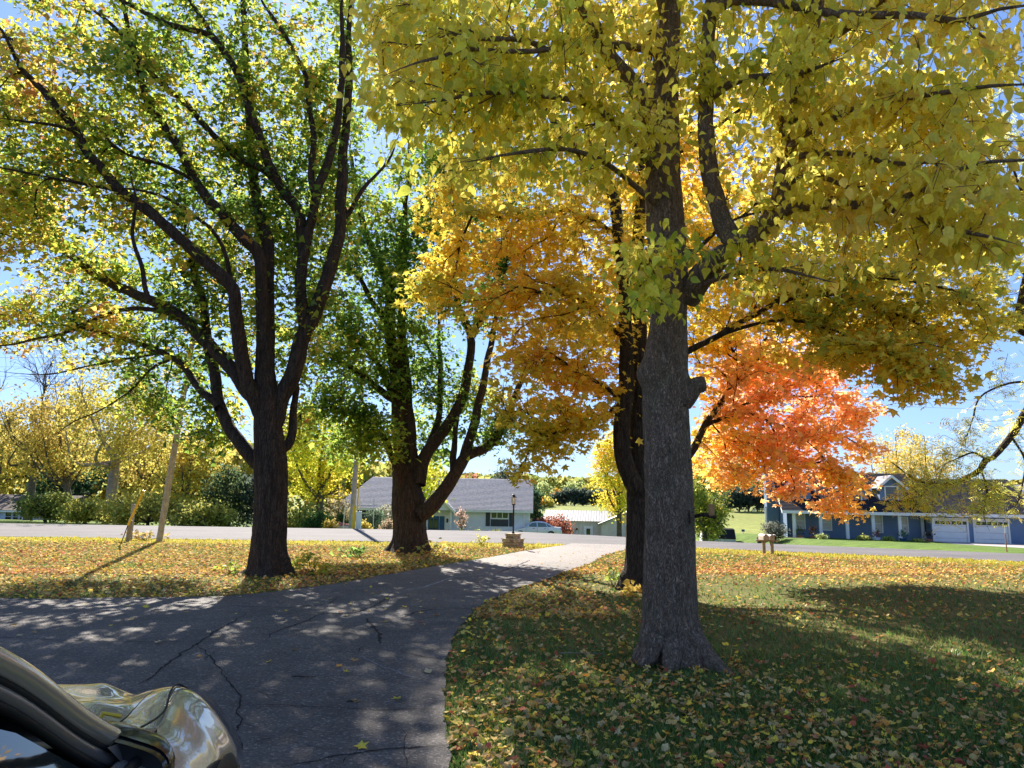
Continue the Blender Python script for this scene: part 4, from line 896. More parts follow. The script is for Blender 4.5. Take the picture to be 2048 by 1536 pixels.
# ---------------------------------------------------------------- tan steel shed
fr = Fr((4.3, 87.0), (15.2, 85.5)); zf = -3.75; S = lambda px, py, d=0: fr.survey(px, py, d)
ze = S(1150, 1040)[1]; zr = S(1170, 1021, 4)[1]; Ls = fr.L
sh = thing('steel_shed', 'tan steel shed with pale ribbed roof and a white door, below the field', 'shed', fr(Ls / 2, 4, zf))
def rib_wall(name, fr, parent, mat, s0, s1, z0, ztop, d, pitch=.45, ax=0):
    mb = MB(fr); s = s0
    while s < s1 - .02:
        e = min(s + pitch, s1); zt0, zt1 = ztop(s), ztop(e)
        q = lambda u, o, z: (u, d + o, z) if ax == 0 else (d + o, u, z)
        mb.poly([q(s, 0, z0), q(e - .06, 0, z0), q(e - .06, 0, ztop(e - .06)), q(s, 0, zt0)]); mb.poly([q(e - .06, 0, z0), q(e - .05, -.04, z0), q(e - .05, -.04, ztop(e - .05)), q(e - .06, 0, ztop(e - .06))])
        mb.poly([q(e - .05, -.04, z0), q(e - .01, -.04, z0), q(e - .01, -.04, ztop(e - .01)), q(e - .05, -.04, ztop(e - .05))]); mb.poly([q(e - .01, -.04, z0), q(e, 0, z0), q(e, 0, zt1), q(e - .01, -.04, ztop(e - .01))]); s = e
    return mb.build(name, mat, parent)
rib_wall('wall', fr, sh, M['metal_tan'], 0, Ls, zf, lambda s: ze, 0)
mb = MB(fr); mb.poly([(0, 0, zf), (0, 8, zf), (0, 8, ze), (0, 4, zr), (0, 0, ze)]); mb.poly([(0, 8, zf), (Ls, 8, zf), (Ls, 8, ze), (0, 8, ze)]); mb.build('rear_wall', M['metal_tan'], sh)
mb = MB(fr)
k = -.3
while k < Ls + 6:
    e = k + .32
    for (y0, y1, za, zb) in ((-.4, 4, ze - .1, zr), (8.4, 4, ze - .1, zr)):
        mb.poly([(k, y0, za), (e - .07, y0, za), (e - .07, y1, zb), (k, y1, zb)]); mb.poly([(e - .07, y0, za), (e - .035, y0, za + .05), (e - .035, y1, zb + .05), (e - .07, y1, zb)]); mb.poly([(e - .035, y0, za + .05), (e, y0, za), (e, y1, zb), (e - .035, y1, zb + .05)])
    k = e
mb.build('roof', M['metal_roof'], sh)
a = S(1170, 1060)[0]
do = part('door', 'white', sh, fr, [(a - .12, a + .95, -.06, .02, zf, S(1175, 1052)[1])]); part('door_pane', 'glass_dark', do, fr, [(a + .17, a + .62, -.075, -.055, S(1175, 1069)[1], S(1175, 1057)[1])])
part('wall_lamp', 'black_iron', sh, fr, [(a - 1.1, a - .9, -.2, -.02, S(1160, 1060)[1], S(1160, 1056)[1])], bev=.02)
# gabled wing coming forward on the right
w0 = S(1203, 1050, -2)[0]; w1 = w0 + 8.5; zw = S(1203, 1045, -2)[1]; zp = zw + 1.75; wm = (w0 + w1) / 2
rib_wall('wing_gable', fr, sh, M['metal_tan'], w0, w1, zf, lambda s: zp - abs(s - wm) / (wm - w0) * (zp - zw), -2)
for sg in (-1, 1):
    e = wm + sg * (wm - w0 + .4); ez = zw - (.4 / (wm - w0)) * (zp - zw)
    courses('wing_roof', sh, M['metal_roof'], fr(e, -2.4, ez), fr(e, 4, ez), fr(wm, -2.4, zp + .05), fr(wm, 4, zp + .05), 2, lip=.01)
mb = MB(fr); mb.poly([(w0, -2, zf), (w0, 1, zf), (w0, 1, zw), (w0, -2, zw)]); mb.poly([(w1, -2, zf), (w1, 1, zf), (w1, 1, zw), (w1, -2, zw)]); mb.build('wing_side', M['metal_tan'], sh)

# ---------------------------------------------------------------- slate-blue house on the right
fr = Fr((21.9, 57.0), (38.9, 53.2)); S = lambda px, py, d=0: fr.survey(px, py, d)
zf = -1.28; Lh = fr.L; ze = S(1760, 1022)[1]; bh = thing('blue_house', 'slate-blue house with dormers, white porch posts and two garage doors, on the right', 'house', fr(Lh / 2, 5, zf))
sg0 = S(1862, 1060)[0]; D = 10.5; ov = .5; zr1 = S(1700, 946, 5)[1]; zr2 = S(1930, 958, 5)[1]
gd = [(S(1868, 1060)[0], S(1934, 1060)[0]), (S(1950, 1060)[0], S(2016, 1060)[0])]; zg1 = S(1940, 1040)[1]
wins = [(S(1598, 1045)[0], S(1614, 1045)[0], S(1606, 1056, 1.2)[1], S(1606, 1028, 1.2)[1]), (S(1649, 1045)[0], S(1668, 1045)[0], S(1658, 1059, 1.2)[1], S(1658, 1030, 1.2)[1]), (S(1754, 1045)[0], S(1772, 1045)[0], S(1763, 1064, 1.2)[1], S(1763, 1031, 1.2)[1]), (S(1807, 1045)[0], S(1824, 1045)[0], S(1815, 1066, 1.2)[1], S(1815, 1036, 1.2)[1])]
pd = 1.2                                            # porch depth: the wall stands back under the roof
lap_wall('porch_wall', fr, bh, M['siding_blue'], 0, sg0, zf, ze, d=pd, step=.16, holes=wins)
for w in wins: window(fr, bh, *w, d=pd, panes=(1, 2), frame=.09, glass='curtain')
lap_wall('garage_wall', fr, bh, M['siding_blue'], sg0, Lh, zf, ze, d=0, step=.16, holes=[(a, b, zf, zg1) for a, b in gd])
for s in (sg0,):
    mb = MB(fr); mb.poly([(s, 0, zf), (s, pd, zf), (s, pd, ze), (s, 0, ze)]); mb.build('return_wall', M['siding_blue'], bh)
for (s, z_r) in ((0.0, zr1), (Lh, zr2)):
    f2 = Fr(fr(s, 0, 0)[:2], fr(s, D, 0)[:2]) if s > 0 else Fr(fr(s, D, 0)[:2], fr(s, 0, 0)[:2])
    lap_wall('gable_wall', f2, bh, M['siding_blue'], 0, D, zf, z_r, step=.16, top=lambda z, r=z_r: (0, D) if z < ze else (D / 2 * (z - ze) / (r - ze), D - D / 2 * (z - ze) / (r - ze)))
mb = MB(fr); mb.poly([(0, D, zf), (Lh, D, zf), (Lh, D, ze), (0, D, ze)]); mb.build('rear_wall', M['siding_blue'], bh)
zo = ze - .05
courses('roof', bh, M['roof_dark'], fr(-.4, -ov, zo), fr(sg0, -ov, zo), fr(-.4, D / 2, zr1), fr(sg0, D / 2, zr1), 28)
courses('roof', bh, M['roof_dark'], fr(sg0, -ov, zo - .02), fr(Lh + .4, -ov, zo - .02), fr(sg0, D / 2, zr2), fr(Lh + .4, D / 2, zr2), 28)
courses('roof', bh, M['roof_dark'], fr(Lh + .4, D + ov, zo), fr(-.4, D + ov, zo), fr(Lh + .4, D / 2, zr2), fr(-.4, D / 2, zr2), 10)
part('fascia', 'white', bh, fr, [(-.42, Lh + .42, -ov - .14, -ov, zo - .26, zo - .03)]); part('soffit', 'white', bh, fr, [(-.4, Lh + .4, -ov, -.02, zo - .2, zo - .16), (.05, sg0 - .02, .0, pd - .02, zo - .2, zo - .16)])
for sg, pt_ in ((-1, -.42),):
    mb = MB(fr); mb.poly([(pt_, -ov, zo - .28), (pt_, -ov, zo - .02), (pt_, D / 2, zr1 + .02), (pt_, D / 2, zr1 - .24)]); mb.build('rake_board', M['white'], bh)
for px in (1588, 1641, 1694, 1746, 1799):
    s = S(px, 1045, -.15)[0]; mb = MB(fr); mb.bbox(s - .12, s + .12, -.27, -.03, zf, ze - .2, b=.02); mb.bbox(s - .17, s + .17, -.32, .02, zf - .02, zf + .16, b=.02); mb.build('porch_column', M['white'], bh)
part('porch_floor', 'concrete', bh, fr, [(0, sg0 - .01, -.5, pd, zf - .3, zf + .02)])
s = S(1853, 1045, pd)[0]; part('entry_door', 'white', bh, fr, [(s - .42, s + .42, pd - .08, pd + .02, zf, zf + 2.15)]); part('door_light', 'glass_dark', bh, fr, [(s - .2, s + .2, pd - .1, pd - .085, zf + .9, zf + 1.95)])
for a, b in gd:
    n = 4; g = None; hh = (zg1 - zf) / n
    mb = MB(fr); mb.box(a - .12, a, -.06, .1, zf, zg1 + .12); mb.box(b, b + .12, -.06, .1, zf, zg1 + .12); mb.box(a, b, -.06, .1, zg1, zg1 + .12); g = mb.build('garage_door', M['white'], bh)
    for k in range(n): part('door_panel', 'white', g, fr, [(a + .005, b - .005, .02 + .003 * (k % 2), .06, zf + k * hh + .006, zf + (k + 1) * hh - .006)], bev=.012)
    for c in (a + .12, (a + b) / 2 + .12):
        for k in range(3): part('door_pane', 'glass_dark', g, fr, [(c + k * .37, c + k * .37 + .29, .0, .018, zg1 - hh * .78, zg1 - hh * .25)])
# dormers
def dormer(pxc, pxw0, pxw1):
    d0 = 1.1; zb = ze + .55; c, zt = fr.survey(pxc, 974, d0); zb = fr.survey(pxc, 1004, d0)[1]; ztop = fr.survey(pxc, 953, d0)[1]; hw = .85
    dm = lap_wall('dormer', fr, bh, M['siding_blue'], c - hw, c + hw, zb - .35, ztop, d=d0, step=.16, holes=[(c - .42, c + .42, zb, zt)], top=lambda z: (c - hw, c + hw) if z < zt + .1 else (c - hw * max(0, (ztop - z) / (ztop - zt - .1)), c + hw * max(0, (ztop - z) / (ztop - zt - .1))))
    w = window(fr, dm, c - .42, c + .42, zb, zt, d=d0, panes=(1, 1), frame=.08, glass='glass_dark')
    mb = MB(fr)
    for s in (c - hw, c + hw): mb.poly([(s, d0, zb - .35), (s, d0 + 3.2, zb - .35), (s, d0 + 3.2, zt + .1), (s, d0, zt + .1)])
    mb.build('dormer_cheek', M['siding_blue'], dm)
    for sg in (-1, 1):
        e = c + sg * (hw + .3); ez = zt - .12
        courses('dormer_roof', dm, M['roof_grey'], fr(e, d0 - .35, ez), fr(e, d0 + 3.6, ez), fr(c, d0 - .35, ztop + .1), fr(c, d0 + 3.6, ztop + .1), 8)
        mb = MB(fr); mb.poly([(e, d0 - .38, ez - .2), (e, d0 - .38, ez + .03), (c, d0 - .38, ztop + .13), (c, d0 - .38, ztop - .1)]); mb.build('dormer_rake', M['white'], dm)
for px in (1598, 1709, 1782): dormer(px, 0, 0)
# chimney stack on the left gable
part('chimney', 'siding_blue', bh, fr, [(-1.0, -.05, D / 2 - 1.5, D / 2 + .2, zf - .2, zr1 + .5)]); part('chimney_cap', 'roof_dark', bh, fr, [(-1.06, .01, D / 2 - 1.56, D / 2 + .26, zr1 + .5, zr1 + .6)])
# deck at its left with white rails
dk = thing('deck_rail', 'white slatted balcony rail beside the chimney of the blue house', 'railing', fr(-1.6, 4, zf)); q = S(1540, 1016, 4)[0]; q1 = -1.1; zt = S(1545, 1014, 4)[1]
part('top_rail', 'shutter', dk, fr, [(q, q1, 4, 4.1, zt - .06, zt)])
n = 6
for k in range(n): s = q + (q1 - q) * k / (n - 1); part('baluster', 'white', dk, fr, [(s - .03, s + .03, 4.02, 4.08, zf + .2, zt - .06)])
# concrete apron
ap = [fr(sg0 + .1, -.05, 0)[:2], fr(Lh + 6, -.05, 0)[:2], (32.0, 23.5), (23.5, 25.6)]
ground_sheet('garage_apron', 'pale concrete apron in front of the garage doors', ap, M['concrete'])
# pots and porch things
def pot(name, label, p, r, h, mat, plant_cols, seed, hh=.5, n=60):
    root = thing(name, label, 'flowerpot', p); mb = MB(); mb.lathe(p, [(r * .7, 0), (r * .95, h * .85), (r * 1.08, h * .86), (r * 1.08, h), (r * .9, h), (r * .85, h * .9)], 14); mb.build('pot', M[mat], root)
    rg = np.random.default_rng(seed); P = np.array(p) + np.array([0, 0, h + hh * .45]) + rg.normal(0, 1, (n, 3)) * np.array([r * .6, r * .6, hh * .3]); d = P - np.array([p[0], p[1], p[2] + h]); R = frames(d, rg.normal(0, 1, (n, 3)))
    V, F, C = scatter(leaf_template('ovate'), P, R, rg.uniform(.1, .18, n), palette(plant_cols, rg, n)); o = np_mesh('plant', V, F, M['leaf_far'], C, root); o['kind'] = 'stuff'
for k, (px, py, lab, mat, cols) in enumerate([(1600, 1072, 'terracotta pot with a dark plant left on the blue house porch', 'terracotta', [(.06, .10, .03), (.12, .12, .04)]), (1625, 1066, 'pot of orange and red autumn flowers on the blue house porch', 'terracotta', [(.7, .3, .03), (.4, .06, .03), (.1, .16, .03)]),
        (1752, 1072, 'white pot with pink flowers beside the porch column', 'white', [(.5, .12, .14), (.08, .14, .03)]), (1805, 1078, 'teal pot with a green plant beside the last porch column', 'door_blue', [(.06, .14, .05), (.1, .2, .06)]), (1856, 1080, 'round brown pot of dark leaves beside the garage wall', 'terracotta', [(.05, .05, .03), (.1, .07, .05)])]):
    s = S(px, py, -.3)[0]; p = fr(s, -.45, zf + .02); pot('flower_pot', lab, p, .26, .38, mat, cols, 70 + k, .55 if k != 1 else .9)
mb_ = thing('boundary_marker', 'thin orange reflector stake on the lawn edge by the garage', 'stake', atZ(2014, 1106, -.15)); p = atZ(2014, 1106, -.15)
mb = MB(); mb.tube([p, p + np.array([0, 0, .75])], .02, 6); mb.build('rod', M['terracotta'], mb_); mb = MB(); mb.tube([p + np.array([0, 0, .75]), p + np.array([0, 0, 1.05])], .016, 8); mb.build('reflector', M['white'], mb_)

# white outbuilding at the far right
fr = Fr((42.6, 61.0), (54.0, 58.0)); zf = -1.4; sh2 = thing('white_outbuilding', 'white metal outbuilding with pale roof at the right edge', 'shed', fr(5, 4, zf)); S = lambda px, py, d=0: fr.survey(px, py, d)
ze = S(2040, 1012)[1]; zr = ze + 1.9
rib_wall('wall', fr, sh2, M['white'], 0, 11, zf, lambda s: ze, 0, .35)
mb = MB(fr); mb.poly([(0, 0, zf), (0, 9, zf), (0, 9, ze), (0, 4.5, zr), (0, 0, ze)]); mb.poly([(0, 9, zf), (11, 9, zf), (11, 9, ze), (0, 9, ze)]); mb.build('end_wall', M['white'], sh2)
courses('roof', sh2, M['metal_roof'], fr(-.4, -.4, ze - .1), fr(11.4, -.4, ze - .1), fr(-.4, 4.5, zr), fr(11.4, 4.5, zr), 3); courses('roof', sh2, M['metal_roof'], fr(11.4, 9.4, ze - .1), fr(-.4, 9.4, ze - .1), fr(11.4, 4.5, zr), fr(-.4, 4.5, zr), 3)
window(fr, sh2, .5, 1.2, zf + .9, zf + 2.3, panes=(1, 2), frame=.08)

# little gambrel shed below the road, with lattice fence and retaining walls
fr = Fr((15.95, 59.6), (18.45, 59.3)); zf = -2.75; S = lambda px, py, d=0: fr.survey(px, py, d); zt = S(1430, 1056, 1)[1]; zk = S(1430, 1059)[1]; ze = S(1430, 1075)[1]
gs = thing('gambrel_shed', 'small shed with dark gambrel roof and pale blue walls beyond the road', 'shed', fr(1.25, 1, zf)); Lg = fr.L
lap_wall('wall', fr, gs, M['siding_grey'], 0, Lg, zf, ze, step=.14)
courses('roof', gs, M['roof_dark'], fr(-.06, -.15, ze - .03), fr(Lg + .06, -.15, ze - .03), fr(-.06, .35, zk), fr(Lg + .06, .35, zk), 7); courses('roof', gs, M['roof_dark'], fr(-.06, .35, zk), fr(Lg + .06, .35, zk), fr(-.06, 1.1, zt), fr(Lg + .06, 1.1, zt), 3)
courses('roof', gs, M['roof_dark'], fr(Lg + .06, 2.35, ze - .03), fr(-.06, 2.35, ze - .03), fr(Lg + .06, 1.85, zk), fr(-.06, 1.85, zk), 7); courses('roof', gs, M['roof_dark'], fr(Lg + .06, 1.85, zk), fr(-.06, 1.85, zk), fr(Lg + .06, 1.1, zt), fr(-.06, 1.1, zt), 3)
mb = MB(fr)
for s in (0, Lg): mb.poly([(s, 0, zf), (s, 2.2, zf), (s, 2.2, ze), (s, 1.8, zk), (s, 1.1, zt), (s, .4, zk), (s, 0, ze)])
mb.build('end_wall', M['siding_grey'], gs); part('corner_trim', 'white', gs, fr, [(-.07, .02, -.05, .03, zf, ze), (Lg - .02, Lg + .07, -.05, .03, zf, ze)]); part('vent_hatch', 'white', gs, fr, [(1.35, 1.62, -.06, 0, zf + .5, ze + .1)])
rw = thing('retaining_wall', 'dark timber retaining wall at the left end of the blue house lawn', 'wall', (19.5, 54, -2)); 
mb = MB(Fr((18.9, 55.2), (22.6, 54.9))); mb.bbox(0, 3.7, 0, .3, -2.4, -.98, b=.03); mb.build('timber', M['roof_brown'], rw)
mb = MB(Fr((19.0, 54.4), (20.5, 54.3))); mb.bbox(0, 1.6, 0, .3, -2.4, -1.15, b=.03); mb.build('timber', M['roof_brown'], rw)
sg_ = thing('yard_sign', 'tiny blue sign on a stake at the foot of the field', 'sign', (21.9, 64, -1.9)); p = atY(1486, 1061, 64)
mb = MB(); mb.tube([(p[0], 64, -2.6), (p[0], 64, p[2])], .03, 6); mb.build('stake', M['white'], sg_); mb = MB(); mb.bbox(p[0] - .14, p[0] + .14, 63.95, 64.0, p[2] - .1, p[2] + .1, b=.01); mb.build('plate', M['door_blue'], sg_)

# brown house at the far left
fr = Fr((-48.0, 63.0), (-39.3, 60.5)); zf = -1.5; S = lambda px, py, d=0: fr.survey(px, py, d); ze = S(30, 1018)[1]; zr = S(30, 989, 4)[1]; Lb = fr.L
wz0, wz1 = S(30, 1043)[1], S(30, 1024)[1]; ww = [(S(11, 1034)[0], S(24, 1034)[0]), (S(26, 1034)[0], S(38, 1034)[0]), (S(40, 1034)[0], S(53, 1034)[0])]
br = thing('brown_house', 'low house with brown roof and three white-framed windows behind the left trees', 'house', fr(Lb / 2, 4, zf))
lap_wall('wall', fr, br, M['siding_grey'], 0, Lb, zf, ze, step=.15, holes=[(a, b, wz0, wz1) for a, b in ww])
for a, b in ww: window(fr, br, a + .03, b - .03, wz0, wz1, panes=(1, 2), frame=.06)
part('window_surround', 'shutter', br, fr, [(ww[0][0] - .2, ww[2][1] + .2, -.03, .0, wz1 + .03, ze - .02)])
mb = MB(fr)
for s in (0, Lb): mb.poly([(s, 0, zf), (s, 8, zf), (s, 8, ze), (s, 4, zr), (s, 0, ze)])
mb.poly([(0, 8, zf), (Lb, 8, zf), (Lb, 8, ze), (0, 8, ze)]); mb.build('gable_wall', M['cream'], br)
courses('roof', br, M['roof_brown'], fr(-.4, -.5, ze - .1), fr(Lb + .4, -.5, ze - .1), fr(-.4, 4, zr), fr(Lb + .4, 4, zr), 16); courses('roof', br, M['roof_brown'], fr(Lb + .4, 8.5, ze - .1), fr(-.4, 8.5, ze - .1), fr(Lb + .4, 4, zr), fr(-.4, 4, zr), 8)
part('fascia', 'white', br, fr, [(-.4, Lb + .4, -.53, -.48, ze - .26, ze - .12)])
part('corner_post', 'white', br, fr, [(S(57, 1034)[0] - .12, S(57, 1034)[0] + .12, -.5, -.3, zf, ze - .1)])
fr2 = Fr((-38.0, 62.5), (-31.5, 61.0)); an = thing('cream_annex', 'cream gabled annex half hidden by shrubs right of the brown house', 'shed', fr2(3, 3, zf))
za = fr2.survey(130, 1003)[1]; mb = MB(fr2); mb.poly([(0, 0, zf), (6.5, 0, zf), (6.5, 0, za - .9), (3.2, 0, za), (0, 0, za - .9)]); mb.poly([(0, 0, zf), (0, 6, zf), (0, 6, za - .9), (0, 0, za - .9)]); mb.poly([(6.5, 0, zf), (6.5, 6, zf), (6.5, 6, za - .9), (6.5, 0, za - .9)]); mb.poly([(0, 6, zf), (6.5, 6, zf), (6.5, 6, za - .9), (3.2, 6, za), (0, 6, za - .9)]); mb.build('wall', M['cream'], an)
for sg in (-1, 1):
    e = 3.2 + sg * 3.7; courses('roof', an, M['roof_brown'], fr2(e, -.4, za - .98), fr2(e, 6.4, za - .98), fr2(3.2, -.4, za + .05), fr2(3.2, 6.4, za + .05), 7)
# ---------------------------------------------------------------- poles, wires, lamp post, mailboxes, feeder
def pole(name, label, base, top, r0, r1, mat, cat='pole'):
    o = thing(name, label, cat, base); b = np.array(base); tp = np.array(top)
    trunk_tube('shaft', [(*(b + (tp - b) * u), r0 + (r1 - r0) * u) for u in np.linspace(-.02, 1, 7)], mat, o, nseg=18, ridge=.006, fr=30, fz=1.2, step=.25)
    return o
b1 = atZ(318, 1084); t1 = atY(372, 760, b1[1] - .8)
p1 = pole('utility_pole', 'weathered wooden pole leaning right on the left lawn near the road', b1, t1 + (t1 - b1) * .55, .098, .075, M['wood_grey'])
b2 = np.array([-8.35, 38.2, float(gz(-8.35, 38.2))]); t2 = b2 + np.array([.25, 0, 10.2])
p2 = pole('utility_pole', 'tall grey utility pole across the road in front of the ranch house', b2, t2, .14, .10, M['wood_grey'])
mb = MB(); mb.box(b2[0] - 1.0, b2[0] + 1.6, 38.1, 38.22, t2[2] - .9, t2[2] - .78); mb.build('cross_arm', M['wood_old'], p2)
mb = MB(); mb.tube([b2 + np.array([.3, -.15, .0]), b2 + np.array([.35, -.15, 4.2])], .03, 6); mb.build('conduit', M['yellow_plastic'], p2)
far_l = np.array([-90.0, 46.0, 10.6]); far_r = np.array([62.0, 47.0, 9.0])
for k, dz in enumerate((0, -.55, -1.1)):
    mb = MB(); a = t2 + np.array([.2, 0, -.8 + dz])
    for e in (far_l, far_r):
        e = e + np.array([0, 0, dz]); mb.tube([a + (e - a) * u - np.array([0, 0, 2.2 * u * (1 - u)]) for u in np.linspace(0, 1, 22)], .006, 4, cap=False)
    set_props(mb.build('power_line', M['black_iron']), ['upper', 'middle', 'lower'][k] + ' thin power line strung above the far side of the road', 'wire')
# short posts and guy wire
b = atZ(260, 1082); o = thing('wooden_post', 'tall thin grey post beside the yellow guy guard', 'post', b); tp = atY(263, 1008, b[1]); mb = MB(); mb.bbox(b[0] - .05, b[0] + .05, b[1] - .05, b[1] + .05, -.1, tp[2], b=.012); mb.build('shaft', M['wood_grey'], o)
b = atZ(265, 1083); o2 = thing('wooden_post', 'short thick grey post in front of the taller one', 'post', b); tp = atY(262, 1040, b[1] - .3); trunk_tube('shaft', [(b[0], b[1] - .3, -.05, .062), (b[0] + .01, b[1] - .3, .4, .06), (b[0] + .02, b[1] - .3, tp[2], .058), (b[0] + .03, b[1] - .3, tp[2] + .005, .004)], M['wood_old'], o2, nseg=14, ridge=.006, fr=30, fz=1)
g0_ = atZ(241, 1090); g1_ = atY(256, 1050, g0_[1] - .1); g2_ = atY(288, 981, g0_[1] - .25); o = thing('guy_wire', 'guy wire with a bright yellow plastic guard, slanting beside the posts', 'wire', g0_)
mb = MB(); mb.tube([g0_, g1_], .014, 6); mb.tube([g2_, g2_ + (g2_ - g1_) * 1.2], .01, 5); mb.build('cable', M['black_iron'], o); mb = MB(); mb.tube([g1_, g2_], .035, 8); mb.build('guard', M['yellow_plastic'], o)
# utility markers across the road by the ranch house
for k, (px, py0, py1, lab, mat) in enumerate([(714, 1056, 996, 'tall pale yellow guy guard just right of the utility pole', 'yellow_plastic'), (719, 1056, 998, 'second pale guard rod, nearer the house window', 'planter'), (686, 1054, 997, 'pale slanting guard rod left of the utility pole', 'planter'), (747, 1050, 997, 'thin pale rod behind the round bush', 'planter')]):
    Y = 37.8 + .4 * k; p0 = atY(px, py0, Y); p0[2] = float(gz(p0[0], Y)); p1_ = atY(px + (6 if k == 2 else 1), py1, Y); o = set_props((lambda m: (m.tube([p0, p1_], .025, 6), m.build('guard_rod', M[mat]))[1])(MB()), lab, 'rod')
b = atY(717, 1050, 37.2); b[2] = float(gz(b[0], 37.2)); o = thing('pedestal_box', 'slim grey-green utility pedestal with a yellow cap beside the far pole', 'utility box', b)
mb = MB(); mb.bbox(b[0] - .13, b[0] + .13, 37.1, 37.3, b[2], b[2] + .95, b=.02); mb.build('cabinet', M['siding_grey'], o); mb = MB(); mb.bbox(b[0] - .3, b[0] - .16, 37.05, 37.2, b[2], b[2] + 1.25, b=.02); mb.build('marker', M['yellow_plastic'], o)

# lamp post on its stone pier
lp = atZ(1026, 1096); lx, ly = float(lp[0]), float(lp[1]) + .2; ang = math.radians(-28); ca, sa = math.cos(ang), math.sin(ang)
lamp = thing('lamp_post', 'black lantern on a thin post standing on a stepped stone pier', 'lamp post', (lx, ly, 0)); X = lambda u, v, z: (lx + u * ca - v * sa, ly + u * sa + v * ca, z)
rg = random.Random(5)
def stones(hx, hy, z0, z1, rows):
    part('core', 'mortar', lamp, X, [(-hx + .03, hx - .03, -hy + .03, hy - .03, z0, z1 - .01)]); h = (z1 - z0) / rows
    for r_ in range(rows):
        for side in range(4):
            L = hx if side % 2 == 0 else hy; u = -L
            while u < L - .02:
                w = min(rg.uniform(.13, .30), L - u); w = L - u if L - u - w < .07 else w; pr = rg.uniform(0, .022); a, b = u + .005, u + w - .005; za, zb = z0 + r_ * h + .005, z0 + (r_ + 1) * h - .005
                mb = MB(X)
                if side == 0: mb.bbox(a, b, -hy - pr, -hy + .07, za, zb, b=.012)
                elif side == 2: mb.bbox(a, b, hy - .07, hy + pr, za, zb, b=.012)
                elif side == 1: mb.bbox(hx - .07, hx + pr, a, b, za, zb, b=.012)
                else: mb.bbox(-hx - pr, -hx + .07, a, b, za, zb, b=.012)
                mb.build('stone', M[rg.choice(['stone_a', 'stone_a', 'stone_b', 'stone_c'])], lamp); u += w
stones(.27, .27, 0, .27, 3); part('slab', 'stone_c', lamp, X, [(-.30, .30, -.30, .30, .27, .305)], bev=.01); stones(.19, .19, .305, .43, 2); part('slab', 'stone_a', lamp, X, [(-.215, .215, -.215, .215, .43, .46)], bev=.01)
zt = float(atY(1031, 1009, ly)[2]); mb = MB(); mb.lathe((lx, ly, 0), [(.045, .46), (.045, .50), (.028, .52), (.028, zt - .03), (.05, zt - .02), (.05, zt)], 12); mb.build('post', M['black_iron'], lamp, True)
zl = float(atY(1031, 995, ly)[2]); ztop = float(atY(1031, 991, ly)[2]); M['lamp_glass'] = m_plain('frosted_lamp_glass', (.85, .85, .83), .2, .03, 3)
mb = MB(); mb.lathe((lx, ly, 0), [(.055, zt), (.075, zl)], 6); gl = mb.build('lantern_glass', M['lamp_glass'], lamp)
mb = MB()
for k in range(6):
    a = math.pi / 3 * k; mb.tube([(lx + .058 * math.cos(a), ly + .058 * math.sin(a), zt), (lx + .079 * math.cos(a), ly + .079 * math.sin(a), zl)], .006, 4)
mb.lathe((lx, ly, 0), [(.06, zt - .01), (.064, zt + .012)], 6); mb.build('lantern_frame', M['black_iron'], lamp)
mb = MB(); mb.lathe((lx, ly, 0), [(.095, zl), (.05, zl + .05), (.045, ztop + .02), (.02, ztop + .03)], 6); mb.build('lantern_cap', M['black_iron'], lamp); mb = MB(); mb.lathe((lx, ly, 0), [(.03, ztop + .03), (.03, ztop + .06), (.008, ztop + .09)], 8); mb.build('finial', M['white'], lamp)

# three rural mailboxes on two posts
M['mail_tan'] = m_plain('dull_galvanised', (.30, .235, .185), .5, .25, 10, metal=.4); M['mail_white'] = m_plain('pale_mailbox', (.55, .48, .40), .5, .2, 9); M['mail_black'] = m_plain('black_mailbox', (.02, .017, .016), .4, .2, 9)
mz = float(atY(1537, 1079, 23.35)[2])
q1 = atZ(1533, 1109); q2 = atZ(1548, 1109); yq = 23.35
st = thing('mailbox_stand', 'two wooden posts and a crosspiece carrying the mailboxes by the right road edge', 'post', (q1[0], yq, 0))
for q in (q1, q2): mb = MB(); mb.bbox(q[0] - .045, q[0] + .045, yq - .045, yq + .045, -.1, mz - .06, b=.008); mb.build('post', M['wood_old'], st)
mb = MB(); mb.bbox(q1[0] - .25, q2[0] + .25, yq - .06, yq + .06, mz - .058, mz - .012, b=.006); mb.build('crosspiece', M['wood_old'], st)
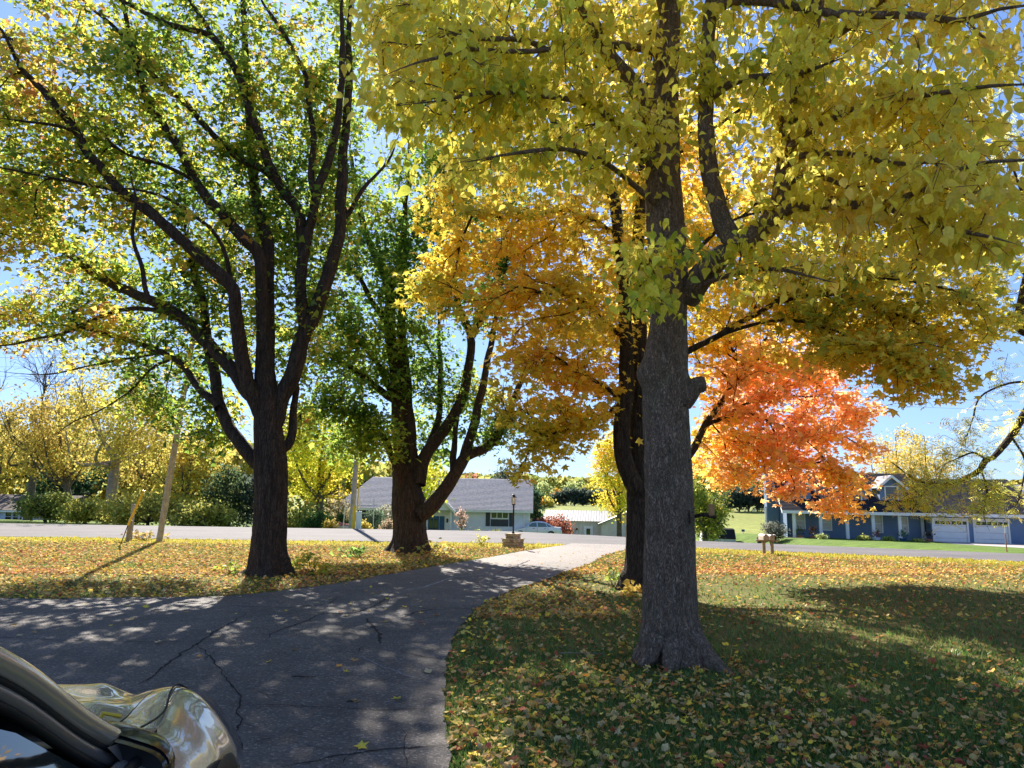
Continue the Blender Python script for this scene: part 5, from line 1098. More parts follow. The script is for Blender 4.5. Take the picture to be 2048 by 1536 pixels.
for k, (px, w, lab, m1, rot) in enumerate([(1526.5, .165, 'leftmost mailbox, pale topped tan box on the stand', 'mail_white', 0), (1538.5, .145, 'middle mailbox, dull tan, on the stand', 'mail_tan', 0), (1548, .135, 'rightmost mailbox, dark fronted, on the stand', 'mail_black', .35)]):
    c = atY(px, 1070, yq); o = thing('mailbox', lab, 'mailbox', (c[0], yq, mz - .01), 'rural mailboxes by the road'); h = w / 2; cr, sr = math.cos(rot), math.sin(rot)
    T = lambda u, v, z: (c[0] + u * cr + v * sr, yq - u * sr + v * cr, mz - .01 + z)
    prof = [(-h, 0), (h, 0), (h, .10)] + [(h * math.cos(a), .10 + h * math.sin(a)) for a in np.linspace(.25, math.pi - .25, 8)] + [(-h, .10)]
    mb = MB(T); f = [mb.pt((u, -.24, z)) for u, z in prof]; b = [mb.pt((u, .24, z)) for u, z in prof]; n = len(prof)
    for i in range(n): mb.face(f[i], f[(i + 1) % n], b[(i + 1) % n], b[i])
    mb.face(*b); mb.build('shell', M[['mail_white', 'mail_tan', 'mail_white'][k]], o)
    mb = MB(T); f = [mb.pt((u * 1.04, -.262, z * 1.02)) for u, z in prof]; b = [mb.pt((u * 1.04, -.238, z * 1.02)) for u, z in prof]
    for i in range(n): mb.face(f[i], f[(i + 1) % n], b[(i + 1) % n], b[i])
    mb.face(*f[::-1]); mb.face(*b); mb.build('door', M[['mail_tan', 'mail_tan', 'mail_black'][k]], o)
    if k == 1: mb = MB(T); mb.box(h + .005, h + .02, -.1, .0, .06, .09); mb.build('flag', M['red_lens'], o)
# squirrel feeder on the near tree
a = atY(1386, 1033, 7.55); e = atY(1433, 1034, 7.35); fd = thing('squirrel_feeder', 'rough wooden arm with an upright orange block fixed to the near grey tree', 'feeder', a)
mid = atY(1408, 1029, 7.45); trunk_tube('arm', [(*atY(1378, 1027, 7.6), .016), (*a, .016), (*mid, .017), (*atY(1424, 1033, 7.38), .02), (*e, .012), (*(e + np.array([.004, 0, 0])), .002)], M['bark_brown'], fd, nseg=12, ridge=.004, fr=40, fz=40, step=.02)
c0 = atY(1423, 1032, 7.38); c1_ = atY(1423.5, 1010, 7.38); mb = MB(); mb.bbox(c0[0] - .027, c0[0] + .027, 7.35, 7.40, c0[2], c1_[2] + .012, b=.012); mb.build('block', M['wood_orange'], fd)
c0 = atY(1384, 1043, 7.52); mb = MB(); mb.bbox(c0[0] - .03, c0[0] + .02, 7.47, 7.52, c0[2] - .02, c0[2] + .12, b=.008); mb.build('bracket', M['bark_grey'], fd)

# ---------------------------------------------------------------- pale sedan across the road
def sedan():
    Y0 = 66.0; xf = float(atY(1022, 1060, Y0)[0]); xr = float(atY(1123, 1060, Y0)[0]); L = 4.75; k = (xr - xf) / L; zg = float(atY(1060, 1044.5, Y0)[2]) - 1.37
    o = thing('parked_car', 'silvery pale blue sedan parked beside the ranch house, front to the left', 'car', (xf + L / 2, Y0, zg))
    body = m_plain('pale_blue_car_paint', (.66, .72, .82), .3, .05, 2, metal=.3, spec=.5, coat=.6); X = lambda u, v, z: (xf + u * k, Y0 + v, zg + z)
    side = [(0, .38), (.03, .62), (.25, .74), (.75, .86), (1.18, .93), (1.55, .97), (3.75, 1.0), (4.3, .98), (4.7, .95), (4.76, .7), (4.74, .4), (4.6, .25), (.2, .22)]
    def outline(v, sc): return [(2.38 + (u - 2.38) * sc, v, z) for u, z in side]
    mb = MB(X); loops = []
    for v, sc in ((-.86, .965), (-.78, .995), (-.4, 1.0), (.4, 1.0), (.78, .995), (.86, .965)): loops.append([mb.pt((u, v * (1 if z < .9 else .95), z)) for u, v, z in outline(v, sc)])
    n = len(side)
    for a, b in zip(loops, loops[1:]):
        for i in range(n): mb.face(a[i], a[(i + 1) % n], b[(i + 1) % n], b[i])
    mb.face(*loops[0]); mb.face(*loops[-1][::-1]); mb.build('body', body, o)
    cab = [(1.18, .94), (1.95, 1.40), (2.35, 1.465), (2.9, 1.45), (3.3, 1.38), (4.05, 1.0)]
    mb = MB(X); A = [mb.pt((u, -.78 + .22 * (z - .94) / .5, z)) for u, z in cab]; B = [mb.pt((u, .78 - .22 * (z - .94) / .5, z)) for u, z in cab]
    for i in range(5): mb.face(A[i], A[i + 1], B[i + 1], B[i])
    mb.face(*A[::-1]); mb.face(*B); mb.build('cabin', body, o)
    gl = m_plain('greenish_car_glass', (.10, .16, .17), .05, .1, 3, spec=.8)
    def pane(pts, nm): mb = MB(X); mb.poly([(u, -.80 + .22 * (z - .94) / .5, z) for u, z in pts]); mb.poly([(u, .80 - .22 * (z - .94) / .5, z) for u, z in pts][::-1]); mb.build(nm, gl, o)
    pane([(1.42, 1.0), (2.40, 1.0), (2.38, 1.40), (1.98, 1.35)], 'window'); pane([(2.48, 1.0), (3.35, 1.01), (3.18, 1.34), (2.46, 1.40)], 'window'); pane([(3.42, 1.02), (3.78, 1.04), (3.26, 1.32)], 'quarter_window')
    mb = MB(X); mb.poly([(1.24, -.66, .99), (1.92, -.54, 1.39), (1.92, .54, 1.39), (1.24, .66, .99)]); mb.build('windscreen', gl, o); mb = MB(X); mb.poly([(3.99, -.64, 1.04), (3.34, -.54, 1.38), (3.34, .54, 1.38), (3.99, .64, 1.04)][::-1]); mb.build('rear_window', gl, o)
    for u in (.88, 3.72):
        for v in (-.80, .80):
            s = -1 if v < 0 else 1; mb = MB(X); r = [[mb.pt((u + R_ * math.cos(t_), v + s * dv, .31 + R_ * math.sin(t_))) for t_ in np.linspace(0, 2 * math.pi, 20, endpoint=False)] for R_, dv in ((.36, -.02), (.36, .075))]
            for i in range(20): mb.face(r[0][i], r[0][(i + 1) % 20], r[1][(i + 1) % 20], r[1][i])
            mb.face(*r[1]); mb.face(*r[0][::-1]); mb.build('wheel_arch', M['rubber'], o)
            mb = MB(X); r = [[mb.pt((u + R_ * math.cos(t_), v + s * dv, .31 + R_ * math.sin(t_))) for t_ in np.linspace(0, 2 * math.pi, 20, endpoint=False)] for R_, dv in ((.30, .0), (.30, .09), (.2, .095))]
            for a, b in zip(r, r[1:]):
                for i in range(20): mb.face(a[i], a[(i + 1) % 20], b[(i + 1) % 20], b[i])
            w = mb.build('wheel', M['rubber'], o); mb = MB(X); r = [mb.pt((u + .2 * math.cos(t_), v + s * .097, .31 + .2 * math.sin(t_))) for t_ in np.linspace(0, 2 * math.pi, 16, endpoint=False)]; mb.face(*r); mb.build('rim', M['chrome'], w)
    for u in (2.0, 3.05): part('door_handle', 'shutter', o, X, [(u, u + .2, -.885, -.86, .84, .87)])
    part('tail_lamp', 'red_lens', o, X, [(4.50, 4.765, -.84, -.55, .70, .90)], bev=.03); part('headlamp', 'lamp_glass', o, X, [(.04, .30, -.82, -.5, .56, .70)], bev=.03); part('mirror', body, o, X, [(1.5, 1.68, -1.02, -.84, .98, 1.12)], bev=.03)
    for u in (1.38, 2.43, 3.42):
        mb = MB(X); mb.box(u, u + .012, -.872, -.858, .3, .97); mb.build('door_seam', M['shutter'], o)
sedan()
# ---------------------------------------------------------------- trees and shrubs beyond the road
def bg_tree(name, label, px, Y, top_px, w_px, pal, seed, n=1500, leaf=.22, crown=(.35, 1.0), trunk_r=.2, bark='bark_far', lean=0, limbs=7, group=None, mode='flat', cat='tree', dens=18, shape='clump', field=None, fork=.35, bare=0, lobes=0):
    """crown = part of the height that carries leaves; w_px = crown half width in photo pixels"""
    rng = np.random.default_rng(seed); x = float(atY(px, 1000, Y)[0]); z0 = float(gz(x, Y)); top = float(atY(px, top_px, Y)[2]); H = top - z0; W = w_px / 1420 * Y
    root = thing(name, label, cat, (x, Y, z0), group); sk = Skel(); hf = max(.25, fork * H)
    tr = [(x, Y, z0 - .1, trunk_r * 1.25), (x + lean * hf * .5, Y, z0 + hf * .5, trunk_r), (x + lean * hf, Y, z0 + hf, trunk_r * .85), (x + lean * H * .7, Y + .1, z0 + H * (.55 if bare else .7), trunk_r * .4), (x + lean * H * .8, Y, z0 + H * (.72 if bare else .95), .02)]
    trunk_tube('trunk', tr, M[bark], root, nseg=12, ridge=.01, step=.35); tp = catmull([np.array(q) for q in tr], .5); sk.line([q[:3] for q in tp if q[2] > z0 + .2 * H], [q[3] for q in tp if q[2] > z0 + .2 * H])
    zc0, zc1 = z0 + crown[0] * H, z0 + crown[1] * H; cz, rz = (zc0 + zc1) / 2, (zc1 - zc0) / 2
    for k in range(limbs):
        a = 2 * math.pi * (k + rng.random() * .6) / limbs; u = rng.uniform(.75, 1.0); s = np.array([x + lean * hf * u, Y, z0 + hf * u]); e = np.array([x + lean * H * .6 + W * .8 * math.cos(a), Y + W * .8 * math.sin(a), cz + rz * rng.uniform(-.2, .75)])
        m_ = (s + e) / 2 + np.array([0, 0, -.08 * H]) + rng.normal(0, .04 * H, 3) * np.array([1, 1, .3]); lp_ = [(*s, trunk_r * .5), (*m_, trunk_r * .32), (*e, .015)]
        trunk_tube('limb', lp_, M[bark], root, nseg=7, ridge=.004, step=.5); q = catmull([np.array(v) for v in lp_], .5); sk.line([v[:3] for v in q], [v[3] for v in q])
    nt = max(6, int(n / dens)); P = []
    L = [(rng.uniform(-.75, .75), rng.uniform(-.75, .75), rng.uniform(-.6, .8), rng.uniform(.3, .5)) for _ in range(lobes)]
    while len(P) < nt:
        v = rng.uniform(-1, 1, 3); r2 = v @ v
        if r2 > 1: continue
        if L and not any((v[0] - a) ** 2 + (v[1] - b) ** 2 + (v[2] - c) ** 2 < d * d for a, b, c, d in L) and rng.random() < .8: continue
        P.append([x + lean * H * .6 + W * v[0], Y + W * v[1], cz + rz * v[2]])
    P = np.array(P)
    if bare: P = np.concatenate([P, np.array([[x + W * .9 * rng.uniform(-1, 1), Y + W * rng.uniform(-1, 1), zc1 + (top - zc1) * rng.random()] for _ in range(bare)])])
    ends = grow(sk, P, rng, step=.7, wig=.12); tw = twig_mesh(sk, 'twigs', M[bark], root, .012 if bare else .008, trunk_r * .5, 3); tw['kind'] = 'stuff'
    E = np.array(ends); PP = np.array(sk.p)[E]; top_ok = PP[:, 2] < zc1 + .3 if bare else np.ones(len(PP), bool); PP = PP[top_ok]; idx = np.repeat(np.arange(len(PP)), dens); N = len(idx); s_ = .55 * (W * W * rz / max(1, nt)) ** (1 / 3) + leaf * .6
    pos = PP[idx] + rng.normal(0, 1, (N, 3)) * np.array([s_, s_, s_ * .7]); h = rng.normal(0, 1, (N, 3)); nrm = rng.normal(0, .8, (N, 3)) + np.array([0, -.4, .5]); R = frames(h, nrm); size = leaf * np.exp(rng.normal(0, .25, N))
    f = .5 + .55 * tile_noise(PP[idx], max(.8, W * .5), seed % 13) if field is None else field(pos, PP[idx]); V, F, C = scatter(leaf_template(shape), pos, R, size, palette(pal, rng, N, field=f, spread=.15, val=.22)); fo = np_mesh('foliage', V, F, M['leaf_far'], C, root); fo['kind'] = 'stuff'
    return root
YEL = [(.26, .26, .04), (.50, .44, .06), (.70, .56, .08), (.78, .54, .09)]; OCH = [(.22, .17, .03), (.42, .30, .04), (.60, .42, .06), (.52, .36, .08)]; GRN = [(.07, .115, .03), (.15, .21, .045), (.32, .34, .06), (.5, .44, .08)]
DGR = [(.018, .04, .02), (.03, .07, .03), (.05, .10, .04)]; LIME = [(.25, .35, .02), (.55, .62, .04), (.80, .75, .05), (.85, .55, .04)]; BLUEG = [(.03, .05, .035), (.06, .085, .06), (.09, .12, .09)]; ORG = [(.5, .28, .03), (.8, .45, .04), (.85, .32, .04)]; RED = [(.20, .05, .03), (.38, .10, .06), (.30, .16, .06), (.45, .06, .05)]; PALE = [(.22, .28, .10), (.35, .42, .13), (.45, .46, .14)]
GL = 'trees in the yellow row beyond the road at left'
bg_tree('tall_tree', 'tall sparse tree with bare twiggy top at far left beyond the road', 60, 58, 690, 95, OCH, 101, 5200, .17, (.28, .72), .26, limbs=9, bare=260, group=GL, fork=.4)
bg_tree('tall_tree', 'pale-barked forked yellow tree left of the leaning pole', 222, 50, 730, 115, YEL, 102, 9000, .16, (.25, .95), .34, 'bark_pale', limbs=8, group=GL, fork=.42, bare=60, lobes=7)
bg_tree('tall_tree', 'dark leaning trunk with ochre leaves between the brown house and the forked tree', 150, 53, 800, 75, OCH, 103, 5600, .16, (.3, 1), .24, 'bark_far', lean=-.28, group=GL, lobes=6)
bg_tree('willow', 'dense yellow-green rounded tree behind the leaning pole', 372, 50, 862, 85, YEL, 104, 11000, .16, (.12, 1), .22, group=GL, lobes=9)
bg_tree('tall_tree', 'golden tree at the very left edge beyond the brown house', -10, 70, 830, 70, YEL, 105, 2600, .3, (.2, 1), .25, group=GL, lobes=6)
bg_tree('tall_tree', 'dark evergreen backdrop tree between the yellow trees at left', 135, 74, 860, 75, DGR, 106, 2600, .34, (.1, 1), .3, group=GL)
bg_tree('tall_tree', 'ochre tree standing behind the willow and the forked tree', 300, 72, 800, 85, OCH, 107, 5200, .22, (.15, 1), .28, group=GL, lobes=7)
bg_tree('cedar', 'dark green cedar left of the big dark trunk', 452, 47, 930, 42, [(.03, .055, .02), (.06, .10, .035), (.12, .15, .04)], 108, 3600, .16, (.02, 1), .16, group=GL)
bg_tree('cedar', 'blue-green cedar just behind the big dark trunk', 520, 48, 945, 46, BLUEG, 109, 3600, .16, (.02, 1), .16, group=GL)
bg_tree('shrub_tree', 'dark shrubby growth under the willow and yellow trees', 300, 47, 985, 95, GRN[1:] + YEL[1:3], 110, 6000, .15, (.02, 1), .1, limbs=9, fork=.15, group=GL, lobes=9)
bg_tree('shrub_tree', 'green shrub in front of the brown house', 96, 49, 985, 48, GRN, 111, 4600, .14, (.02, 1), .09, limbs=9, fork=.15, group=GL, lobes=7)
bg_tree('shrub_tree', 'green and yellow shrub thicket right of the cream annex', 175, 48, 996, 45, GRN[:3] + YEL[1:3], 112, 4000, .14, (.02, 1), .09, limbs=8, fork=.15, group=GL, lobes=6)
bg_tree('shrub_tree', 'low shrub growing at the foot of the dark green cedar', 410, 44.5, 1000, 60, GRN + YEL[:2], 113, 4200, .14, (.02, 1), .1, limbs=8, fork=.15, group=GL, lobes=6)
bg_tree('lime_maple', 'bright lime and gold maple overhanging the far road side between the two dark trees', 640, 52, 800, 92, LIME, 114, 11000, .16, (.24, 1), .26, lobes=9, field=lambda p, c: .55 + .35 * tile_noise(c, 2.2, 2) + .25 * (c[:, 2] < 3.2))
bg_tree('lime_maple', 'yellow-lime tree showing between the limbs of the many-limbed tree', 845, 58, 900, 45, LIME, 115, 1500, .24, (.3, 1), .2)
bg_tree('dark_shrub', 'dark thicket under the lime maple', 600, 50, 1003, 52, GRN, 116, 2400, .17, (.02, 1), .09, limbs=8, fork=.15, cat='shrub', lobes=6)
bg_tree('brown_shrub', 'dull brownish bush at the left end of the ranch house', 678, 58, 985, 32, [(.14, .12, .05), (.28, .22, .10), (.34, .26, .14)], 117, 1500, .16, (.1, 1), .07, limbs=8, fork=.2, cat='shrub')
bg_tree('spreading_juniper', 'low spreading green juniper left of the ball-shaped shrub', 640, 45, 1026, 30, [(.04, .10, .02), (.08, .16, .03)], 118, 2200, .12, (.02, 1), .05, limbs=8, fork=.2, cat='shrub')
bg_tree('ball_shrub', 'small ball-shaped dark green shrub left of the utility pole', 683, 44, 1028, 12.5, [(.03, .09, .02), (.06, .13, .03)], 119, 1800, .075, (.05, 1), .04, limbs=6, fork=.2, cat='shrub')
bg_tree('ball_shrub', 'round blue-green shrub right of the utility pole', 751, 44, 1018, 16, [(.07, .12, .07), (.14, .2, .11), (.22, .27, .14)], 120, 2000, .085, (.03, 1), .04, limbs=6, fork=.2, cat='shrub')
bg_tree('flowering_shrub', 'pale flowering shrub left of the many-limbed tree', 782, 50, 1006, 24, [(.14, .18, .08), (.35, .33, .22), (.62, .55, .45)], 121, 1500, .11, (.2, 1), .05, limbs=8, fork=.2, cat='shrub')
bg_tree('low_shrub', 'low yellowish shrub at the foot of the utility pole', 730, 40.5, 1043, 14, OCH, 122, 700, .09, (.02, 1), .03, limbs=5, fork=.2, cat='shrub')
bg_tree('low_shrub', 'low pinkish shrub between the round shrub and the thick trunk', 779, 41, 1040, 15, [(.3, .22, .10), (.42, .28, .18)], 123, 800, .09, (.02, 1), .03, limbs=5, fork=.2, cat='shrub')
bg_tree('low_shrub', 'low yellow-green shrub in front of the spreading juniper', 664, 41, 1041, 12, OCH, 124, 600, .09, (.02, 1), .03, limbs=5, fork=.2, cat='shrub')
bg_tree('sapling', 'staked young tree with pink-brown leaves before the ranch house wall', 925, 60.5, 1019, 8.5, [(.40, .22, .18), (.52, .34, .26), (.3, .2, .14)], 125, 420, .13, (.38, 1), .035, limbs=6, fork=.4)
for k, px in enumerate((930, 958, 993)): bg_tree('low_shrub', ['first small dark plant under the ranch house wall, at the sapling foot', 'second small dark plant under the ranch house wall, in the middle', 'third small dark plant under the ranch house wall, below the window'][k], px, 62.0, 1056, 7, GRN, 126 + k, 160, .12, (.02, 1), .02, limbs=4, fork=.2, cat='shrub')
bg_tree('burning_bush', 'rounded reddish shrub behind the parked sedan', 1108, 69.5, 1033, 38, RED, 130, 4200, .16, (.02, 1), .06, limbs=9, fork=.15, cat='shrub', field=lambda p, c: .25 + .5 * tile_noise(c, 1.2, 3) + .4 * smooth(5, 7.5, c[:, 0]))
bg_tree('dark_shrub', 'dark purple shrub just above the roof of the sedan', 1077, 71, 1036, 7, [(.06, .02, .03), (.10, .05, .05)], 131, 420, .15, (.02, 1), .04, limbs=5, fork=.2, cat='shrub')
bg_tree('spruce', 'blue-grey spruce rising behind the ranch house roof', 1014, 96, 912, 30, BLUEG, 132, 2600, .3, (.1, .9), .2, limbs=12, bare=20)
bg_tree('spruce', 'dark spruce at the right end of the ranch house roof', 1068, 104, 965, 17, DGR, 133, 1500, .3, (.05, 1), .2, limbs=9)
for k, (px, tp, w) in enumerate([(1115, 984, 10), (1132, 977, 8.5), (1149, 977, 8.5), (1166, 977, 8.5), (1185, 979, 8.5), (1204, 978, 8.5), (1222, 981, 9), (1241, 981, 9)]):
    bg_tree('cedar', ['leftmost', 'second', 'third', 'fourth', 'fifth', 'sixth', 'seventh', 'eighth'][k] + ' dark cedar from the left in the row on top of the field', px, 158, tp, w, BLUEG, 140 + k, 800, .4, (.06, 1), .12, limbs=5, fork=.2, group='cedars along the top of the field')
for k, px in enumerate((1460, 1478, 1496, 1514, 1532, 1549)):
    bg_tree('cedar', ['first', 'second', 'third', 'fourth', 'fifth', 'sixth'][k] + ' cedar from the left in the dark block left of the blue house', px, 140, 976, 12, BLUEG, 150 + k, 900, .42, (.05, 1), .14, limbs=5, fork=.2, group='cedars of the dark block')
for k, (px, Y, tp, w, pal, lab) in enumerate([(1088, 175, 963, 16, PALE, 'pale green poplar right of the ranch house roof'), (1142, 190, 962, 11, PALE, 'pale green poplar behind the third cedar'), (1160, 195, 961, 8, PALE, 'slim pale poplar behind the fourth cedar'), (1178, 190, 966, 10, YEL, 'yellowish poplar behind the fifth cedar'), (1200, 192, 962, 12, PALE, 'pale poplar behind the sixth cedar'),
        (1118, 170, 981, 14, ORG, 'orange tree behind the leftmost cedars'), (1071, 150, 990, 10, ORG, 'small orange bush at the top left of the field'), (1091, 152, 998, 12, YEL, 'yellow bush beside the small orange one'), (935, 110, 948, 14, RED, 'red tree top peeping over the ranch house roof'), (1225, 170, 975, 14, [(.35, .2, .12), (.5, .3, .2)], 'pinkish tree behind the last cedars')]):
    bg_tree('far_tree', lab, px, Y, tp, w, pal, 160 + k, 700, .5, (.1, 1), .15, limbs=5, group='far trees at the top of the field')
bg_tree('yellow_maple', 'bright yellow maple behind the twin-stemmed trunk', 1238, 62, 860, 55, LIME[1:] + [(.85, .6, .06)], 172, 8000, .16, (.22, 1), .22, lobes=9)
bg_tree('green_tree', 'green tree with yellow patches just right of the near trunk', 1408, 56, 925, 52, [(.10, .16, .03), (.2, .27, .04), (.42, .42, .05), (.6, .42, .06)], 173, 8500, .15, (.12, 1), .2, lobes=9)
bg_tree('golden_tree', 'golden airy tree behind the dormers of the blue house', 1800, 78, 858, 62, [(.5, .4, .06), (.75, .55, .08), (.82, .52, .12)], 174, 4600, .17, (.3, 1), .22, lobes=8)
bg_tree('golden_tree', 'second golden tree behind the blue house roof, further right', 1858, 82, 862, 48, [(.45, .40, .08), (.7, .52, .1), (.75, .5, .2)], 175, 3400, .17, (.3, 1), .22, lobes=7)
bg_tree('green_tree', 'yellowish tree top above the white outbuilding', 2035, 90, 962, 34, OCH, 176, 1300, .3, (.1, 1), .22)
bg_tree('green_tree', 'pale tree right of the near trunk, far beyond the field edge', 1395, 90, 905, 36, PALE, 177, 1600, .3, (.2, 1), .2)
bg_tree('grey_shrub', 'wispy grey-green shrub at the chimney of the blue house', 1546, 52.5, 1041, 22, [(.06, .07, .045), (.12, .13, .09), (.2, .19, .14)], 178, 1800, .10, (.02, 1), .03, limbs=12, fork=.08, cat='shrub')
for k, (px, py) in enumerate([(1722, 1072), (1772, 1076), (1833, 1080), (1640, 1070)]): bg_tree('low_shrub', ['low dark shrub below the blue house porch, left of the pink pot', 'low dark shrub below the porch, right of the white pot', 'low dark shrub below the last porch window', 'pale spiky plant below the blue house porch at the left'][k], px, 53.2, py, 9, GRN if k < 3 else PALE, 180 + k, 260, .12, (.02, 1), .02, limbs=5, fork=.2, cat='shrub')
# woods closing the horizon
def woods(name, label, pts, h, pal, seed, n, leaf):
    rng = np.random.default_rng(seed); P = np.array(pts, float); seg = rng.integers(0, len(P) - 1, n); u = rng.random((n, 1)); B = P[seg] * (1 - u) + P[seg + 1] * u; B = B + rng.normal(0, 4, (n, 2)); hh = h * (.55 + .6 * fbm(B[:, 0], B[:, 1], 18, seed))
    Z = gz(B[:, 0], B[:, 1]) + hh * np.sqrt(rng.random(n)); pos = np.column_stack([B, Z]); R = frames(rng.normal(0, 1, (n, 3)), rng.normal(0, .8, (n, 3)) + np.array([0, -.5, .4])); f = .5 + .6 * tile_noise(np.column_stack([B, Z * 0]), 9, seed % 11)
    V, F, C = scatter(leaf_template('clump'), pos, R, leaf * np.exp(rng.normal(0, .3, n)), palette(pal, rng, n, field=f, spread=.15, val=.2)); o = np_mesh(name, V, F, M['leaf_far'], C); set_props(o, label, 'woods', None, 'stuff')
woods('woods', 'mixed autumn woods behind the yellow tree row at left', [(-110, 70), (-75, 82), (-48, 86), (-20, 90), (-12, 92)], 9, GRN + OCH, 201, 16000, .8)
woods('far_woods', 'distant tree line along the horizon', [(-420, 250), (-200, 300), (0, 330), (160, 300), (300, 220), (420, 120)], 12, GRN + OCH[:2], 202, 22000, 2.2)
# planter box with pink flowers
b = np.array(atY(682, 1054, 41.5)); b[2] = float(gz(b[0], 41.5)); pl = thing('planter_box', 'pale stone planter with pink flowers before the ball-shaped shrub', 'planter', b); mb = MB(); mb.bbox(b[0] - .38, b[0] + .38, 41.3, 41.7, b[2], b[2] + .42, b=.03); mb.build('box', M['planter'], pl)
rg_ = np.random.default_rng(3); n = 140; P = b + np.array([0, 0, .48]) + rg_.normal(0, 1, (n, 3)) * np.array([.18, .1, .06]); V, F, C = scatter(leaf_template('clump'), P, frames(rg_.normal(0, 1, (n, 3)), rg_.normal(0, 1, (n, 3))), np.full(n, .09), palette([(.6, .12, .16), (.7, .3, .3), (.1, .2, .05)], rg_, n)); o = np_mesh('flowers', V, F, M['leaf_far'], C, pl); o['kind'] = 'stuff'
# ---------------------------------------------------------------- dented bronze car in the foreground
def grid_mesh(name, rows, mat, parent, closed=False, smooth=True, label=None, subd=0):
    mb = MB(); idx = [[mb.pt(p) for p in r] for r in rows]; n = len(rows[0])
    for a, b in zip(idx, idx[1:]):
        for k in range(n if closed else n - 1): mb.face(a[k], a[(k + 1) % n], b[(k + 1) % n], b[k])
    o = mb.build(name, mat, parent, smooth, label)
    if subd: m = o.modifiers.new('smooth', 'SUBSURF'); m.levels = m.render_levels = subd
    return o
TH = math.radians(9.5); CF = np.array([-math.sin(TH), math.cos(TH)]); CR = np.array([math.cos(TH), math.sin(TH)]); CO = np.array([-1.0, 1.97])
def K(c, v, z): q = CO + CR * (c - .77) + CF * v; return (q[0], q[1], z)
t = NT('bronze_car_paint'); fl = t.noise(t.pos(), 900, 1); col = t.mix(fl, (.40, .33, .25), (.56, .48, .38)); t.principled(col, .26, .55, None, .5, 1.0); M['car_paint'] = t.mat
M['car_black'] = m_plain('black_car_trim', (.010, .010, .011), .45, .2, 20); M['car_seal'] = m_plain('window_seal', (.006, .006, .006), .6, .2, 20); M['car_frame'] = m_plain('greige_door_frame', (.20, .175, .16), .3, .05, 5, metal=.5, spec=.5)
M['car_glass'] = m_plain('tinted_car_glass', (.010, .020, .020), .02, .1, 3, spec=.9, coat=.5); M['mirror_gloss'] = m_plain('gloss_black_mirror', (.010, .011, .014), .18, .1, 6, spec=.35, coat=.35)
M['lens'] = m_plain('clear_headlamp_lens', (.55, .58, .58), .06, .06, 6, spec=.9, coat=1, metal=.3); M['plate_grey'] = m_plain('grey_bracket', (.25, .25, .25), .5, .1, 8)
car = thing('parked_car', 'bronze car with a crumpled bonnet in the foreground, its side mirror toward the viewer', 'car', K(0, -1.0, 0.02))
def hw(v): return .93 - .42 * max(0, v - .80) ** 1.5 - .05 * max(0, -v - 2.4)
def zc(v):
    return float(np.interp(v, [-.05, .3, .6, .85, 1.0, 1.12, 1.22, 1.28], [1.005, 1.0, .985, .95, .915, .865, .78, .64]))
def dent(c, v):
    g = lambda a, b, s, t_: math.exp(-((c - a) / s) ** 2 - ((v - b) / t_) ** 2)
    ridge = lambda x, s: math.exp(-abs(x / s) ** 1.3)
    line = (c - .44) - (.95 - v) * .28                      # buckle running back from the front edge
    e = smooth(.05, .5, v) * smooth(1.25, .95, v)
    d = e * (.016 * ridge(line + .05, .05) - .022 * ridge(line - .06, .06)) + .008 * g(.02, .9, .35, .25) - .035 * g(.60, .42, .14, .28) + .03 * g(.70, .78, .13, .22) - .03 * g(.45, .75, .08, .2)
    return d + .006 * noise.noise(Vector((c * 6, v * 6, 2)))
def top_z(c, v):
    x = abs(c) / hw(v); z = zc(v) - .030 * (x / .66) ** 2
    if x > .66: z -= .20 * ((x - .66) / .34) ** 2.8
    return z + (dent(c, v) if c > -.5 else 0)
vs_ = np.concatenate([np.linspace(-.02, 1.0, 44), np.linspace(1.02, 1.28, 12)])
def strip(c0, c1, n, v0=-.02, dz=0): return [[K(hw(v) * (c0 + (c1 - c0) * k / n), v, top_z(hw(v) * (c0 + (c1 - c0) * k / n), v) + dz) for k in range(n + 1)] for v in vs_ if v >= v0]
grid_mesh('hood', strip(-.655, .655, 60), M['car_paint'], car, label='crumpled bronze bonnet with a buckle across its right side')
def fender(sg):
    rows = []
    for v in vs_:
        w = hw(v); r = [K(sg * w * x, v, top_z(sg * w * x, v)) for x in np.linspace(.66, .985, 14)]; z1 = r[-1][2]
        for u in np.linspace(.08, 1, 10): r.append(K(sg * (w * .985 + .012 * math.sin(math.pi * u)), v, z1 + (.30 - z1) * u))
        rows.append(r)
    return grid_mesh('fender', rows, M['car_paint'], car)
fender(1); fender(-1)
# front face
grid_mesh('front_bumper', [[K(hw(1.28) * x, 1.28 + .06 * math.sin(math.pi * u) * (1 - x * x * .6), zc(1.28) - .05 * abs(x) ** 3 * 3 * (1 - u) + (.2 - zc(1.28)) * u + .004) for x in np.linspace(-1, 1, 24)] for u in np.linspace(0, 1, 9)], M['car_paint'], car)
def hl(sg):
    rows = []
    for u in np.linspace(0, 1, 9):
        r = []
        for s in np.linspace(0, 1, 12):
            v = .93 + .30 * s; x = .80 + .19 * u; z = top_z(sg * hw(v) * x, v)
            r.append(K(sg * (hw(v) * x + .012), v + .02, z + .012 + .012 * math.sin(math.pi * u) * math.sin(math.pi * s)))
        z1 = [q[2] for q in r]; rows.append(r)
    for u in (.35, .7, 1.0): rows.append([(q[0] + .004 * u, q[1] + .004 * u, q[2] - .10 * u) for q in rows[8]])
    return grid_mesh('headlamp', rows, M['lens'], car)
hl(1); hl(-1)
